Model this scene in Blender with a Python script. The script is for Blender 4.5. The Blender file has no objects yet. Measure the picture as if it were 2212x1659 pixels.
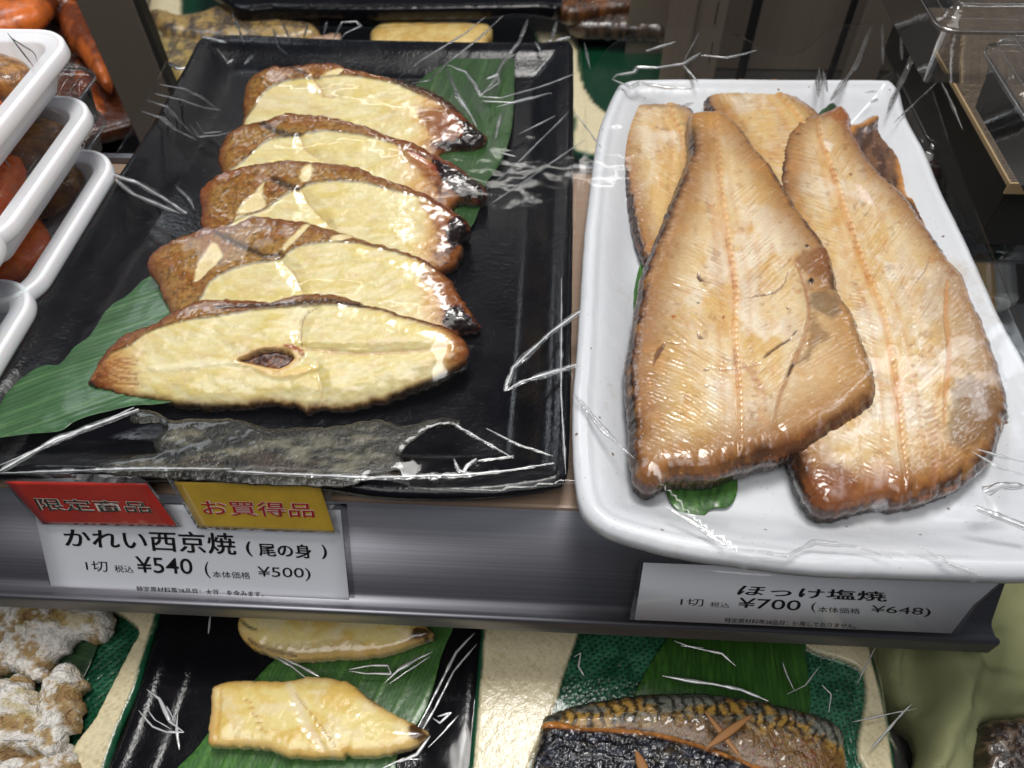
import bpy, math, random
import numpy as np
from mathutils import Matrix, Vector

sc = bpy.context.scene
COL = sc.collection
# ------------------------------------------------------------------ camera
FPX = 1661.0                                   # focal length for a picture 2212 wide
_X = np.array([1, -.0337, .0418]); _X /= np.linalg.norm(_X)
_Y = np.array([140, 2094, -1661.]); _Y -= _X * (_X @ _Y); _Y /= np.linalg.norm(_Y)
_Z = np.cross(_X, _Y)
RW = np.array([_X, _Y, _Z])                    # camera axes -> world
CAM = np.array([0, 0, .31])
cd = bpy.data.cameras.new('camera'); cam = bpy.data.objects.new('camera', cd); COL.objects.link(cam)
cam.matrix_world = Matrix.Translation(Vector(CAM)) @ Matrix([list(r) for r in RW]).to_4x4()
cd.sensor_width = 36; cd.lens = 36 * FPX / 2212
cd.clip_start = .01; cd.clip_end = 50
cd.dof.use_dof = True; cd.dof.focus_distance = .37; cd.dof.aperture_fstop = 11
sc.camera = cam
# ------------------------------------------------------------------ world and lamps
w = bpy.data.worlds.new('World'); sc.world = w; w.use_nodes = True
w.node_tree.nodes['Background'].inputs[0].default_value = (.75, .85, 1, 1)
w.node_tree.nodes['Background'].inputs[1].default_value = .06
sc.view_settings.view_transform = 'Standard'; sc.view_settings.look = 'None'
sc.view_settings.exposure = 0; sc.view_settings.gamma = 1

def area(name, loc, aim, sx, sy, power, col=(1, 1, 1)):
    l = bpy.data.lights.new(name, 'AREA'); l.shape = 'RECTANGLE'; l.size = sx; l.size_y = sy
    l.energy = power; l.color = col
    o = bpy.data.objects.new(name, l); COL.objects.link(o); o.location = loc
    d = Vector(aim) - Vector(loc); o.rotation_euler = d.to_track_quat('-Z', 'Y').to_euler()
    return o
area('case_lamp', (-.05, 1.75, 1.0), (-.02, .30, 0), 1.8, .02, 2.2, (1, .97, .92))
area('front_fill', (-.10, -.45, 1.55), (0, .25, 0), 1.5, .75, 13, (1, .98, .95))  # unseen fill added behind the camera to brighten cards and rail
area('key_lamp', (.05, .42, 1.35), (0, .30, 0), .34, .50, 16, (1, .975, .94))
area('ceiling_lamp', (-1.22, 1.58, 1.45), (-.1, .3, 0), .55, .5, 5, (.88, .94, 1))
area('ceiling_lamp', (1.1, 1.2, 1.3), (0, .3, 0), .10, 1.0, 3, (.88, .94, 1))

# ------------------------------------------------------------------ helpers
def lin(r, g, b, k=1.0):
    c = np.array([r, g, b], float) / 255
    return np.where(c < .04045, c / 12.92, ((c + .055) / 1.055) ** 2.4) * k
def ray(px, py):
    px = np.asarray(px, float); py = np.asarray(py, float)
    d = np.stack([px - 1106, -(py - 829.5), np.full(px.shape, -FPX)], -1)
    return d @ RW.T
class Plane:                                    # z = z0 + sx (x-x0) + sy (y-y0)
    def __init__(s, z0, sy=0., y0=0., sx=0., x0=0.): s.z0, s.sy, s.y0, s.sx, s.x0 = z0, sy, y0, sx, x0
    def z(s, x, y): return s.z0 + s.sx * (x - s.x0) + s.sy * (y - s.y0)
    def n(s): v = np.array([-s.sx, -s.sy, 1.]); return v / np.linalg.norm(v)
def U(px, py, pl):                              # a point of the photograph on a plane of the place
    if not isinstance(pl, Plane): pl = Plane(pl)
    d = ray(px, py)
    t = (pl.z(CAM[0], CAM[1]) - CAM[2]) / (d[..., 2] - pl.sx * d[..., 0] - pl.sy * d[..., 1])
    return CAM + t[..., None] * d
def PX(P):
    c = (P - CAM) @ RW
    return 1106 + FPX * c[..., 0] / -c[..., 2], 829.5 - FPX * c[..., 1] / -c[..., 2]
def ss(a, b, x): t = np.clip((x - a) / (b - a), 0, 1); return t * t * (3 - 2 * t)
def _h(ix, iy, s):
    n = (ix.astype(np.int64) * 374761393 + iy.astype(np.int64) * 668265263 + s * 982451653) & 0x7fffffff
    n = ((n ^ (n >> 13)) * 1274126177) & 0x7fffffff
    n = n ^ (n >> 16)
    return (n & 0xffff) / 65535.
def vn(x, y, s=0):
    ix = np.floor(x); iy = np.floor(y); fx = x - ix; fy = y - iy
    fx = fx * fx * (3 - 2 * fx); fy = fy * fy * (3 - 2 * fy)
    a = _h(ix, iy, s); b = _h(ix + 1, iy, s); c = _h(ix, iy + 1, s); d = _h(ix + 1, iy + 1, s)
    return (a * (1 - fx) + b * fx) * (1 - fy) + (c * (1 - fx) + d * fx) * fy
def fbm(x, y, s=0, o=4):
    v = 0; a = .5; t = 0
    for k in range(o):
        v = v + a * vn(x * 2 ** k + 17 * k, y * 2 ** k - 9 * k, s + k); t += a; a *= .55
    return v / t                                # 0..1
def smooth_loop(P, step, closed=True):
    P = np.asarray(P, float); n = len(P); out = []
    for i in range(n if closed else n - 1):
        if closed: p0, p1, p2, p3 = P[i - 1], P[i], P[(i + 1) % n], P[(i + 2) % n]
        else: p0, p1, p2, p3 = P[max(i - 1, 0)], P[i], P[i + 1], P[min(i + 2, n - 1)]
        m = max(1, int(np.linalg.norm(p2 - p1) / step))
        for k in range(m):
            t = k / m
            out.append(.5 * ((2 * p1) + (p2 - p0) * t + (2 * p0 - 5 * p1 + 4 * p2 - p3) * t * t + (3 * p1 - p0 - 3 * p2 + p3) * t ** 3))
    if not closed: out.append(P[-1])
    return np.array(out)
def seg_near(Q, A, B):
    """nearest point on segments A-B for points Q: dist, index, t"""
    bd = np.full(len(Q), 1e9); bi = np.zeros(len(Q), int); bt = np.zeros(len(Q))
    for i in range(len(A)):
        ab = B[i] - A[i]; L = max(ab @ ab, 1e-18)
        t = np.clip(((Q - A[i]) @ ab) / L, 0, 1)
        d = np.hypot(Q[:, 0] - A[i, 0] - t * ab[0], Q[:, 1] - A[i, 1] - t * ab[1])
        m = d < bd; bd[m] = d[m]; bi[m] = i; bt[m] = t[m]
    return bd, bi, bt
def sdf(Q, poly):
    A = poly; B = np.roll(poly, -1, 0)
    d, i, t = seg_near(Q, A, B)
    near = A[i] + (B[i] - A[i]) * t[:, None]
    ins = np.zeros(len(Q), bool)
    for a, b in zip(A, B):
        c = (a[1] > Q[:, 1]) != (b[1] > Q[:, 1])
        if c.any():
            x = a[0] + (Q[:, 1] - a[1]) * (b[0] - a[0]) / (b[1] - a[1] + 1e-15)
            ins ^= c & (Q[:, 0] < x)
    return np.where(ins, -d, d), near
def strk(px, py, pts, wd, soft=1.0, nz=0.0, seed=0, smooth=True):
    """mask of a traced stroke (picture units), 1 on it, 0 off it"""
    P = np.asarray(pts, float)
    if smooth and len(P) > 2: P = smooth_loop(P, 12, False)
    x0, y0 = P.min(0) - wd * 3 - 10; x1, y1 = P.max(0) + wd * 3 + 10
    m = np.zeros(px.shape); s = (px > x0) & (px < x1) & (py > y0) & (py < y1)
    if not s.any(): return m
    q = np.stack([px[s], py[s]], 1)
    if nz: q = q + nz * (np.stack([fbm(q[:, 0] / 9, q[:, 1] / 9, seed), fbm(q[:, 0] / 9, q[:, 1] / 9, seed + 9)], 1) - .5) * 2
    d, i, t = seg_near(q, P[:-1], P[1:])
    u = (i + t) / (len(P) - 1); ww = wd * (.35 + .65 * np.sin(np.pi * np.clip(u, .02, .98)) ** .5)
    m[s] = 1 - ss(ww * (1 - .7 * soft), ww * (1 + soft), d)
    return m
def blob(px, py, pts, soft=6., nz=0., seed=0):
    """mask of a traced patch"""
    P = smooth_loop(pts, 10)
    m = np.zeros(px.shape); s = (px > P[:, 0].min() - 2 * soft) & (px < P[:, 0].max() + 2 * soft) & (py > P[:, 1].min() - 2 * soft) & (py < P[:, 1].max() + 2 * soft)
    if not s.any(): return m
    q = np.stack([px[s], py[s]], 1)
    if nz: q = q + nz * (np.stack([fbm(q[:, 0] / 10, q[:, 1] / 10, seed), fbm(q[:, 0] / 10, q[:, 1] / 10, seed + 9)], 1) - .5) * 2
    d, _ = sdf(q, P); m[s] = 1 - ss(-soft, soft * .5, d); return m
def mixc(c, col, m):
    m = np.clip(m, 0, 1)[:, None]; return c * (1 - m) + np.asarray(col) * m

def mk(name, verts, faces, mat, parent=None, colors=None, smooth=True):
    """one mesh object; faces: int array (n,4) or (n,3) or list of lists"""
    me = bpy.data.meshes.new(name)
    verts = np.asarray(verts, np.float32)
    me.vertices.add(len(verts)); me.vertices.foreach_set('co', verts.ravel())
    if isinstance(faces, np.ndarray):
        k = faces.shape[1]; fl = faces.ravel(); starts = np.arange(0, len(fl), k); tot = np.full(len(faces), k)
    else:
        fl = np.concatenate([np.asarray(f).ravel() for f in faces]) if len(faces) else np.array([], int)
        tot = np.concatenate([np.full(len(f) if np.ndim(f) == 2 else 1, np.shape(f)[-1]) for f in faces]); starts = np.concatenate([[0], np.cumsum(tot)[:-1]])
    me.loops.add(len(fl)); me.loops.foreach_set('vertex_index', fl.astype(np.int32))
    me.polygons.add(len(starts)); me.polygons.foreach_set('loop_start', starts.astype(np.int32))
    me.polygons.foreach_set('loop_total', tot.astype(np.int32))
    me.update(calc_edges=True); me.validate()
    if smooth: me.polygons.foreach_set('use_smooth', np.ones(len(me.polygons), bool))
    if colors is not None:
        a = me.attributes.new('Col', 'FLOAT_COLOR', 'POINT')
        c = np.ones((len(verts), 4), np.float32); c[:, :3] = np.clip(colors, 0, 1)
        a.data.foreach_set('color', c.ravel())
    me.materials.append(mat)
    o = bpy.data.objects.new(name, me); COL.objects.link(o)
    if parent: o.parent = parent
    return o
def tag(o, label, cat, group=None, kind=None):
    if label: o['label'] = label
    if cat: o['category'] = cat
    if group: o['group'] = group
    if kind: o['kind'] = kind
    return o
def empty(name, loc, label, cat, group=None):
    o = bpy.data.objects.new(name, None); COL.objects.link(o); o.empty_display_size = .01
    return tag(o, label, cat, group)

class Ctx: pass
def slab(name, outline, plane, res, paint, mat, bulge=.004, ew=.008, thick=.010, parent=None, rough=.0004, seed=1,
         step=8, levels=None, skirt=None, bottom=True, sharp=False):
    """solid piece: traced outline laid on a plane, bulging top, skirt below; res in metres"""
    if not isinstance(plane, Plane): plane = Plane(plane)
    op = np.asarray(outline, float) if sharp else smooth_loop(outline, step)
    if sharp:
        q = []
        for a, b in zip(op, np.roll(op, -1, 0)):
            m = max(1, int(np.linalg.norm(b - a) / step)); q += [a + (b - a) * k / m for k in range(m)]
        op = np.array(q)
    W = U(op[:, 0], op[:, 1], plane)[:, :2]
    if rough:
        T = np.roll(W, -1, 0) - np.roll(W, 1, 0); T /= np.linalg.norm(T, axis=1)[:, None] + 1e-12
        N = np.stack([T[:, 1], -T[:, 0]], 1)
        W = W + N * ((fbm(W[:, 0] * 400, W[:, 1] * 400, seed, 3) - .5) * 4 * rough)[:, None]
    x0, y0 = W.min(0) - 2 * res; x1, y1 = W.max(0) + 2 * res
    nx = int((x1 - x0) / res) + 1; ny = int((y1 - y0) / res) + 1
    gx, gy = np.meshgrid(x0 + np.arange(nx) * res, y0 + np.arange(ny) * res)
    Q = np.stack([gx.ravel(), gy.ravel()], 1)
    d, near = sdf(Q, W)
    idx = np.arange(nx * ny).reshape(ny, nx)
    F = np.stack([idx[:-1, :-1], idx[:-1, 1:], idx[1:, 1:], idx[1:, :-1]], -1).reshape(-1, 4)
    keep = (d[F] < res * .35).all(1); F = F[keep]
    e = np.concatenate([F[:, [0, 1]], F[:, [1, 2]], F[:, [2, 3]], F[:, [3, 0]]])
    key = e[:, 0] * (nx * ny) + e[:, 1]; rkey = e[:, 1] * (nx * ny) + e[:, 0]
    be = e[~np.isin(key, rkey)]                                    # boundary edges
    bv = np.unique(be)
    Q[bv] = near[bv]; d[bv] = 0
    used = np.unique(F); remap = np.full(nx * ny, -1); remap[used] = np.arange(len(used))
    F = remap[F]; Q = Q[used]; d = d[used]; be = remap[be]; bvr = remap[bv]
    c = Ctx(); c.x, c.y = Q[:, 0], Q[:, 1]; c.d = np.maximum(-d, 0) * 1000; c.mx, c.my = c.x * 1000, c.y * 1000
    B = np.stack([c.x, c.y, plane.z(c.x, c.y)], 1)
    c.px, c.py = PX(B)
    t = np.clip(c.d / (ew * 1000), 0, 1)
    h = bulge * np.sqrt(1 - (1 - t) ** 2)
    col, dh = paint(c)
    n = plane.n()
    P = B + n * (h + dh * .001)[:, None]
    # skirt
    if levels is None: levels = [(.0004, .15), (.0006, .5), (-.0006, .85), (-.003, 1.0)]
    order_out = []
    g = np.zeros((len(P), 2)); ev = Q[be[:, 1]] - Q[be[:, 0]]; en = np.stack([ev[:, 1], -ev[:, 0]], 1)
    np.add.at(g, be[:, 0], en); np.add.at(g, be[:, 1], en)
    g = g[bvr]; g /= np.linalg.norm(g, axis=1)[:, None] + 1e-12
    nb = len(bvr); bpos = {v: i for i, v in enumerate(bvr)}
    ba = np.array([bpos[v] for v in be[:, 0]]); bb = np.array([bpos[v] for v in be[:, 1]])
    V = [P]; FF = [F]; CC = [col]; prev = bvr; base = len(P)
    bc = col[bvr]; sk = bc * .6 if skirt is None else None
    for li, (off, dn) in enumerate(levels):
        q = P[bvr].copy(); nzs = (fbm(q[:, 0] * 700 + dn * 9, q[:, 1] * 700, seed + 5, 2) - .5) * rough * 1.3
        q[:, :2] += g * (off + nzs)[:, None]; q -= n * (thick * dn)
        V.append(q)
        if skirt is None: CC.append(bc)
        else: CC.append(skirt(c, bvr, dn))
        cur = base + np.arange(nb)
        FF.append(np.stack([prev[ba], cur[ba], cur[bb], prev[bb]], 1)); prev = cur; base += nb
    if bottom:
        cen = V[-1].mean(0)[None]; V.append(cen); CC.append(CC[-1].mean(0)[None])
        FF.append(np.stack([prev[ba], np.full(len(ba), base), prev[bb]], 1))
    o = mk(name, np.concatenate(V), FF, mat, parent, np.concatenate(CC))
    o['_k'] = 0; del o['_k']
    slab.last = P
    return o

# ------------------------------------------------------------------ materials
def newmat(name):
    m = bpy.data.materials.new(name); m.use_nodes = True; nt = m.node_tree
    return m, nt, nt.nodes, nt.links, nt.nodes['Principled BSDF']
def setin(b, **k):
    for a, v in k.items(): b.inputs[a.replace('_', ' ')].default_value = v
def tex(N, L, kind, scale, detail=4, rough=.6, stretch=None, rot=None):
    tc = N.new('ShaderNodeTexCoord'); t = N.new(kind); t.inputs['Scale'].default_value = scale
    if kind == 'ShaderNodeTexNoise': t.inputs['Detail'].default_value = detail; t.inputs['Roughness'].default_value = rough
    src = tc.outputs['Object']
    if stretch or rot:
        mp = N.new('ShaderNodeMapping'); mp.inputs['Scale'].default_value = stretch or (1, 1, 1)
        mp.inputs['Rotation'].default_value = rot or (0, 0, 0)
        L.new(src, mp.inputs['Vector']); src = mp.outputs['Vector']
    L.new(src, t.inputs['Vector']); return t
def bump(N, L, b, src, dist, strength=1.0, prev=None):
    bp = N.new('ShaderNodeBump'); bp.inputs['Distance'].default_value = dist; bp.inputs['Strength'].default_value = strength
    L.new(src, bp.inputs['Height'])
    if prev: L.new(prev.outputs['Normal'], bp.inputs['Normal'])
    if b: L.new(bp.outputs['Normal'], b.inputs['Normal'])
    return bp
def ramp(N, L, src, p0, c0, p1, c1):
    r = N.new('ShaderNodeValToRGB'); r.color_ramp.elements[0].position = p0; r.color_ramp.elements[0].color = (*c0, 1)
    r.color_ramp.elements[1].position = p1; r.color_ramp.elements[1].color = (*c1, 1); L.new(src, r.inputs['Fac']); return r
def food(name, sss=.12, rough=(.22, .5), bd=.0004, bs=900, coat=.0, vary=.35, lines=None, spec=.5, mid=2.5, ms=140):
    m, nt, N, L, b = newmat(name)
    a = N.new('ShaderNodeAttribute'); a.attribute_name = 'Col'
    n1 = tex(N, L, 'ShaderNodeTexNoise', bs, 4, .6); n2 = tex(N, L, 'ShaderNodeTexNoise', ms, 4)
    r = ramp(N, L, n1.outputs['Fac'], .3, (1 - vary,) * 3, .62, (1 + vary * .15,) * 3)
    mx = N.new('ShaderNodeMix'); mx.data_type = 'RGBA'; mx.blend_type = 'MULTIPLY'; mx.inputs['Factor'].default_value = 1
    L.new(a.outputs['Color'], mx.inputs['A']); L.new(r.outputs['Color'], mx.inputs['B'])
    L.new(mx.outputs['Result'], b.inputs['Base Color'])
    rr = N.new('ShaderNodeMapRange'); rr.inputs['From Min'].default_value = .35; rr.inputs['From Max'].default_value = .65
    rr.inputs['To Min'].default_value = rough[0]; rr.inputs['To Max'].default_value = rough[1]
    L.new(n2.outputs['Fac'], rr.inputs['Value']); L.new(rr.outputs['Result'], b.inputs['Roughness'])
    b1 = bump(N, L, None, n2.outputs['Fac'], bd * mid, 1)
    if lines:
        n3 = tex(N, L, 'ShaderNodeTexNoise', lines[0], 3, .5, lines[1], lines[2]); b1 = bump(N, L, None, n3.outputs['Fac'], bd * 1.5, 1, b1)
    bump(N, L, b, n1.outputs['Fac'], bd, 1, b1)
    setin(b, Subsurface_Weight=sss, Subsurface_Scale=.002, Coat_Weight=coat, Coat_Roughness=.08)
    b.inputs['Subsurface Radius'].default_value = (1, .5, .25); b.inputs['Specular IOR Level'].default_value = spec
    return m
M = {}
M['flesh'] = food('flatfish_flesh', .22, (.14, .34), .00007, 620, .6, .06, mid=5, ms=200)
M['hokke'] = food('mackerel_flesh', .2, (.14, .34), .00010, 620, .55, .10, mid=5, ms=230)
M['skin'] = food('charred_skin', 0, (.12, .35), .0006, 500, .5, .3)
M['flour'] = food('floury_batter', .05, (.7, .9), .0016, 420, 0, .25, spec=.2)
M['veg'] = food('carrot_flesh', .15, (.15, .35), .0003, 300, .3, .2)
def plain(name, col, rough=.4, metal=0., **k):
    m, nt, N, L, b = newmat(name); setin(b, Roughness=rough, Metallic=metal); b.inputs['Base Color'].default_value = (*col, 1)
    for a, v in k.items(): b.inputs[a.replace('_', ' ')].default_value = v
    return m
def glaze_black():
    m, nt, N, L, b = newmat('black_glaze'); n = tex(N, L, 'ShaderNodeTexNoise', 420, 3); n2 = tex(N, L, 'ShaderNodeTexNoise', 35, 3)
    b.inputs['Base Color'].default_value = (.004, .004, .006, 1)
    r = ramp(N, L, n2.outputs['Fac'], .35, (.12,) * 3, .65, (.28,) * 3); L.new(r.outputs['Color'], b.inputs['Roughness'])
    bump(N, L, b, n.outputs['Fac'], .0003, .8); b.inputs['IOR'].default_value = 1.38; return m
M['black'] = glaze_black()
def glaze_white():
    m, nt, N, L, b = newmat('white_glaze'); v = tex(N, L, 'ShaderNodeTexVoronoi', 75); v2 = tex(N, L, 'ShaderNodeTexVoronoi', 260)
    n = tex(N, L, 'ShaderNodeTexNoise', 14, 3)
    r1 = ramp(N, L, v.outputs['Distance'], .045, (.30, .22, .16), .075, (1, 1, 1)); r2 = ramp(N, L, v2.outputs['Distance'], .05, (.66, .64, .64), .12, (1, 1, 1))
    base = ramp(N, L, n.outputs['Fac'], .3, (.62, .64, .68), .7, (.68, .70, .73))
    prev = base.outputs['Color']
    st = tex(N, L, 'ShaderNodeTexNoise', 24, 5, .7); r3 = ramp(N, L, st.outputs['Fac'], .60, (1, 1, 1), .74, (.84, .76, .64))
    for r in (r1, r2, r3):
        mx = N.new('ShaderNodeMix'); mx.data_type = 'RGBA'; mx.blend_type = 'MULTIPLY'; mx.inputs['Factor'].default_value = 1
        L.new(prev, mx.inputs['A']); L.new(r.outputs['Color'], mx.inputs['B']); prev = mx.outputs['Result']
    L.new(prev, b.inputs['Base Color']); setin(b, Roughness=.22)
    nb = tex(N, L, 'ShaderNodeTexNoise', 60, 2); bump(N, L, b, nb.outputs['Fac'], .0008, .6); return m
M['white'] = glaze_white()
def film(name, haze=.03, rough=.05, wr=.0012, sc_=22, k=1.0, stretch=(1, 1, 1), boost=1.0):
    m = bpy.data.materials.new(name); m.use_nodes = True; nt = m.node_tree; N = nt.nodes; L = nt.links; N.clear()
    out = N.new('ShaderNodeOutputMaterial'); tr = N.new('ShaderNodeBsdfTransparent'); gl = N.new('ShaderNodeBsdfAnisotropic')
    gl.inputs['Roughness'].default_value = rough; tr.inputs['Color'].default_value = (.985, .985, .985, 1)
    df = N.new('ShaderNodeBsdfDiffuse'); df.inputs['Color'].default_value = (.8, .82, .85, 1)
    n1 = tex(N, L, 'ShaderNodeTexNoise', sc_, 3, .55, stretch); n1.inputs['Distortion'].default_value = .8
    n2 = tex(N, L, 'ShaderNodeTexNoise', sc_ * 9, 2)
    b1 = bump(N, L, None, n1.outputs['Fac'], wr * k, 1); b2 = bump(N, L, None, n2.outputs['Fac'], wr * .004 * k, 1, b1)
    fr = N.new('ShaderNodeFresnel'); ge = N.new('ShaderNodeNewGeometry'); io = N.new('ShaderNodeMapRange')
    io.inputs['To Min'].default_value = 1.48; io.inputs['To Max'].default_value = 1 / 1.48
    L.new(ge.outputs['Backfacing'], io.inputs['Value']); L.new(io.outputs['Result'], fr.inputs['IOR'])
    mu = N.new('ShaderNodeMath'); mu.operation = 'MULTIPLY'; mu.inputs[1].default_value = 1.7 * boost; mu.use_clamp = True
    L.new(b2.outputs['Normal'], gl.inputs['Normal']); L.new(b2.outputs['Normal'], fr.inputs['Normal'])
    L.new(fr.outputs['Fac'], mu.inputs[0])
    m1 = N.new('ShaderNodeMixShader'); m1.inputs['Fac'].default_value = haze
    L.new(tr.outputs[0], m1.inputs[1]); L.new(df.outputs[0], m1.inputs[2])
    m2 = N.new('ShaderNodeMixShader'); L.new(mu.outputs[0], m2.inputs['Fac']); L.new(m1.outputs[0], m2.inputs[1]); L.new(gl.outputs[0], m2.inputs[2])
    L.new(m2.outputs[0], out.inputs['Surface']); return m
M['film'] = film('cellophane', .002, .06, .0016, 8, boost=.30, stretch=(1, .6, 1))
M['fold'] = film('cellophane_fold', .85, .15, .0002, 200, boost=5)  # creases coloured nearly white, so their bright glints are painted in
M['foldhaze'] = film('cellophane_haze', .045, .2, .0010, 160, boost=1.6)  # thin milky ribbons put in for the soft glow beside folds
M['bead'] = film('highlight_bead', .12, .12, .0002, 200, boost=5)  # only for the added highlight lines along the lid rims
M['clear'] = film('clear_plastic', .008, .05, .0006, 60, boost=.9)
def steel(name, col, rough=.3, metal=1., sx=(3, 900, 900)):
    m, nt, N, L, b = newmat(name); n = tex(N, L, 'ShaderNodeTexNoise', 1, 3, .6, sx)
    r = ramp(N, L, n.outputs['Fac'], .3, tuple(np.array(col) * .86), .7, tuple(np.minimum(np.array(col) * 1.1, 1)))
    L.new(r.outputs['Color'], b.inputs['Base Color']); setin(b, Metallic=metal, Roughness=rough)
    bump(N, L, b, n.outputs['Fac'], .00002, 1); return m
M['steel'] = steel('brushed_steel', (.25, .25, .28), .5)
M['deck'] = steel('shelf_laminate', (.36, .25, .18), .35, 0., (8, 500, 500))
M['post'] = steel('satin_post', (.20, .165, .135), .36, .3, (900, 900, 3))
M['dark'] = plain('black_metal', (.012, .012, .014), .35)
M['under'] = plain('dark_steel', (.03, .028, .027), .4)
def pp():
    m, nt, N, L, b = newmat('white_polypropylene'); b.inputs['Base Color'].default_value = (.88, .89, .93, 1)
    setin(b, Roughness=.3, Subsurface_Weight=.25, Subsurface_Scale=.004); return m
M['pp'] = pp()
def card():
    m, nt, N, L, b = newmat('laminated_paper'); b.inputs['Base Color'].default_value = (.72, .74, .80, 1)
    setin(b, Roughness=.5, Coat_Weight=.6, Coat_Roughness=.08)
    n = tex(N, L, 'ShaderNodeTexNoise', 30, 3); bp = bump(N, L, None, n.outputs['Fac'], .0008, .6); L.new(bp.outputs['Normal'], b.inputs['Coat Normal']); return m
M['card'] = card()
def tagm(name, c):
    m, nt, N, L, b = newmat(name); n = tex(N, L, 'ShaderNodeTexNoise', 60, 4)
    r = ramp(N, L, n.outputs['Fac'], .35, tuple(np.array(c) * .9), .65, tuple(np.array(c) * 1.08)); L.new(r.outputs['Color'], b.inputs['Base Color'])
    setin(b, Roughness=.4, Coat_Weight=.9, Coat_Roughness=.06); n2 = tex(N, L, 'ShaderNodeTexNoise', 45, 2)
    bp = bump(N, L, None, n2.outputs['Fac'], .001, .8); L.new(bp.outputs['Normal'], b.inputs['Coat Normal']); return m
M['red'] = tagm('red_paper', lin(196, 52, 42)); M['yellow'] = tagm('yellow_paper', lin(218, 178, 58))
M['ink'] = plain('black_ink', (.006, .006, .007), .45); M['redink'] = plain('red_ink', lin(180, 22, 40), .45); M['greenink'] = plain('dark_green_ink', lin(45, 58, 52), .45)
M['outline'] = plain('pale_outline_ink', lin(232, 222, 214), .5)
def leafmat():
    m, nt, N, L, b = newmat('bamboo_leaf'); a = N.new('ShaderNodeAttribute'); a.attribute_name = 'Col'
    L.new(a.outputs['Color'], b.inputs['Base Color']); setin(b, Roughness=.32, Coat_Weight=.2, Coat_Roughness=.15)
    n = tex(N, L, 'ShaderNodeTexNoise', 300, 3); bump(N, L, b, n.outputs['Fac'], .0002, 1); return m
M['leaf'] = leafmat()
def ceram():
    m, nt, N, L, b = newmat('glazed_stoneware'); a = N.new('ShaderNodeAttribute'); a.attribute_name = 'Col'
    n = tex(N, L, 'ShaderNodeTexNoise', 500, 3); r = ramp(N, L, n.outputs['Fac'], .3, (.86,) * 3, .6, (1.03,) * 3)
    mx = N.new('ShaderNodeMix'); mx.data_type = 'RGBA'; mx.blend_type = 'MULTIPLY'; mx.inputs['Factor'].default_value = 1
    L.new(a.outputs['Color'], mx.inputs['A']); L.new(r.outputs['Color'], mx.inputs['B']); L.new(mx.outputs['Result'], b.inputs['Base Color'])
    setin(b, Roughness=.22); n2 = tex(N, L, 'ShaderNodeTexNoise', 260, 3); bump(N, L, b, n2.outputs['Fac'], .0004, 1); return m
M['ceramic'] = ceram()
def cloth():
    m, nt, N, L, b = newmat('olive_cloth'); w1 = tex(N, L, 'ShaderNodeTexWave', 700, rot=(0, 0, .6)); w1.inputs['Distortion'].default_value = 1
    n = tex(N, L, 'ShaderNodeTexNoise', 12, 3)
    r = ramp(N, L, n.outputs['Fac'], .3, tuple(lin(132, 136, 96)), .7, tuple(lin(150, 152, 110))); L.new(r.outputs['Color'], b.inputs['Base Color'])
    bump(N, L, b, w1.outputs['Fac'], .0002, 1); setin(b, Roughness=.85); return m
M['cloth'] = cloth()

def box(name, x0, x1, y0, y1, z0, z1, mat, parent=None, bev=.001):
    me = bpy.data.meshes.new(name)
    import bmesh
    bm = bmesh.new(); bmesh.ops.create_cube(bm, size=1)
    for v in bm.verts: v.co = (x0 + (v.co.x + .5) * (x1 - x0), y0 + (v.co.y + .5) * (y1 - y0), z0 + (v.co.z + .5) * (z1 - z0))
    if bev: bmesh.ops.bevel(bm, geom=bm.edges[:], offset=bev, segments=2, affect='EDGES', profile=.6)
    bm.to_mesh(me); bm.free(); me.materials.append(mat)
    o = bpy.data.objects.new(name, me); COL.objects.link(o); o.parent = parent; return o
def extrude_x(name, prof, x0, x1, mat, parent=None, closed=False):
    prof = np.array(prof); n = len(prof)
    V = np.concatenate([np.c_[np.full(n, x0), prof], np.c_[np.full(n, x1), prof]])
    r = range(n if closed else n - 1)
    F = [[i, (i + 1) % n, n + (i + 1) % n, n + i] for i in r]
    F = [[a] for a in F]
    faces = [np.array(f) for f in F]
    if closed: faces += [np.array([list(range(n))[::-1]]), np.array([list(range(n, 2 * n))])]
    return mk(name, V, faces, mat, parent, smooth=False)
def rrect(w, h, r, seg=10):
    P = []
    for cx, cy, a0 in ((w / 2 - r, h / 2 - r, 0), (-w / 2 + r, h / 2 - r, 90), (-w / 2 + r, -h / 2 + r, 180), (w / 2 - r, -h / 2 + r, 270)):
        for k in range(seg + 1):
            a = math.radians(a0 + 90 * k / seg); P.append((cx + r * math.cos(a), cy + r * math.sin(a)))
    return np.array(P)
def sweep_rect(name, cx, cy, z, w, h, r, prof, mat, parent=None, cap=False, seg=12, ang=0., flute=0.):
    """profile of (inset, dz) swept round a rounded rectangle"""
    V = []; ca, sa = math.cos(ang), math.sin(ang)
    for k, (ins, dz) in enumerate(prof):
        P = rrect(w - 2 * ins, h - 2 * ins, max(r - ins, .002), seg)
        if flute:
            q = np.arange(len(P)); P = P * (1 + flute * np.where(q % 2, 1, -1)[:, None] * (1 if k % 2 else .3))
        X = cx + P[:, 0] * ca - P[:, 1] * sa; Y = cy + P[:, 0] * sa + P[:, 1] * ca
        V.append(np.c_[X, Y, np.full(len(P), z + dz)])
    n = len(V[0]); F = []
    i = np.arange(n); j = (i + 1) % n
    for k in range(len(V) - 1): F.append(np.stack([k * n + i, k * n + j, (k + 1) * n + j, (k + 1) * n + i], 1))
    if cap: F.append(np.array([list((len(V) - 1) * n + i)]))
    return mk(name, np.concatenate(V), F, mat, parent)
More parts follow.
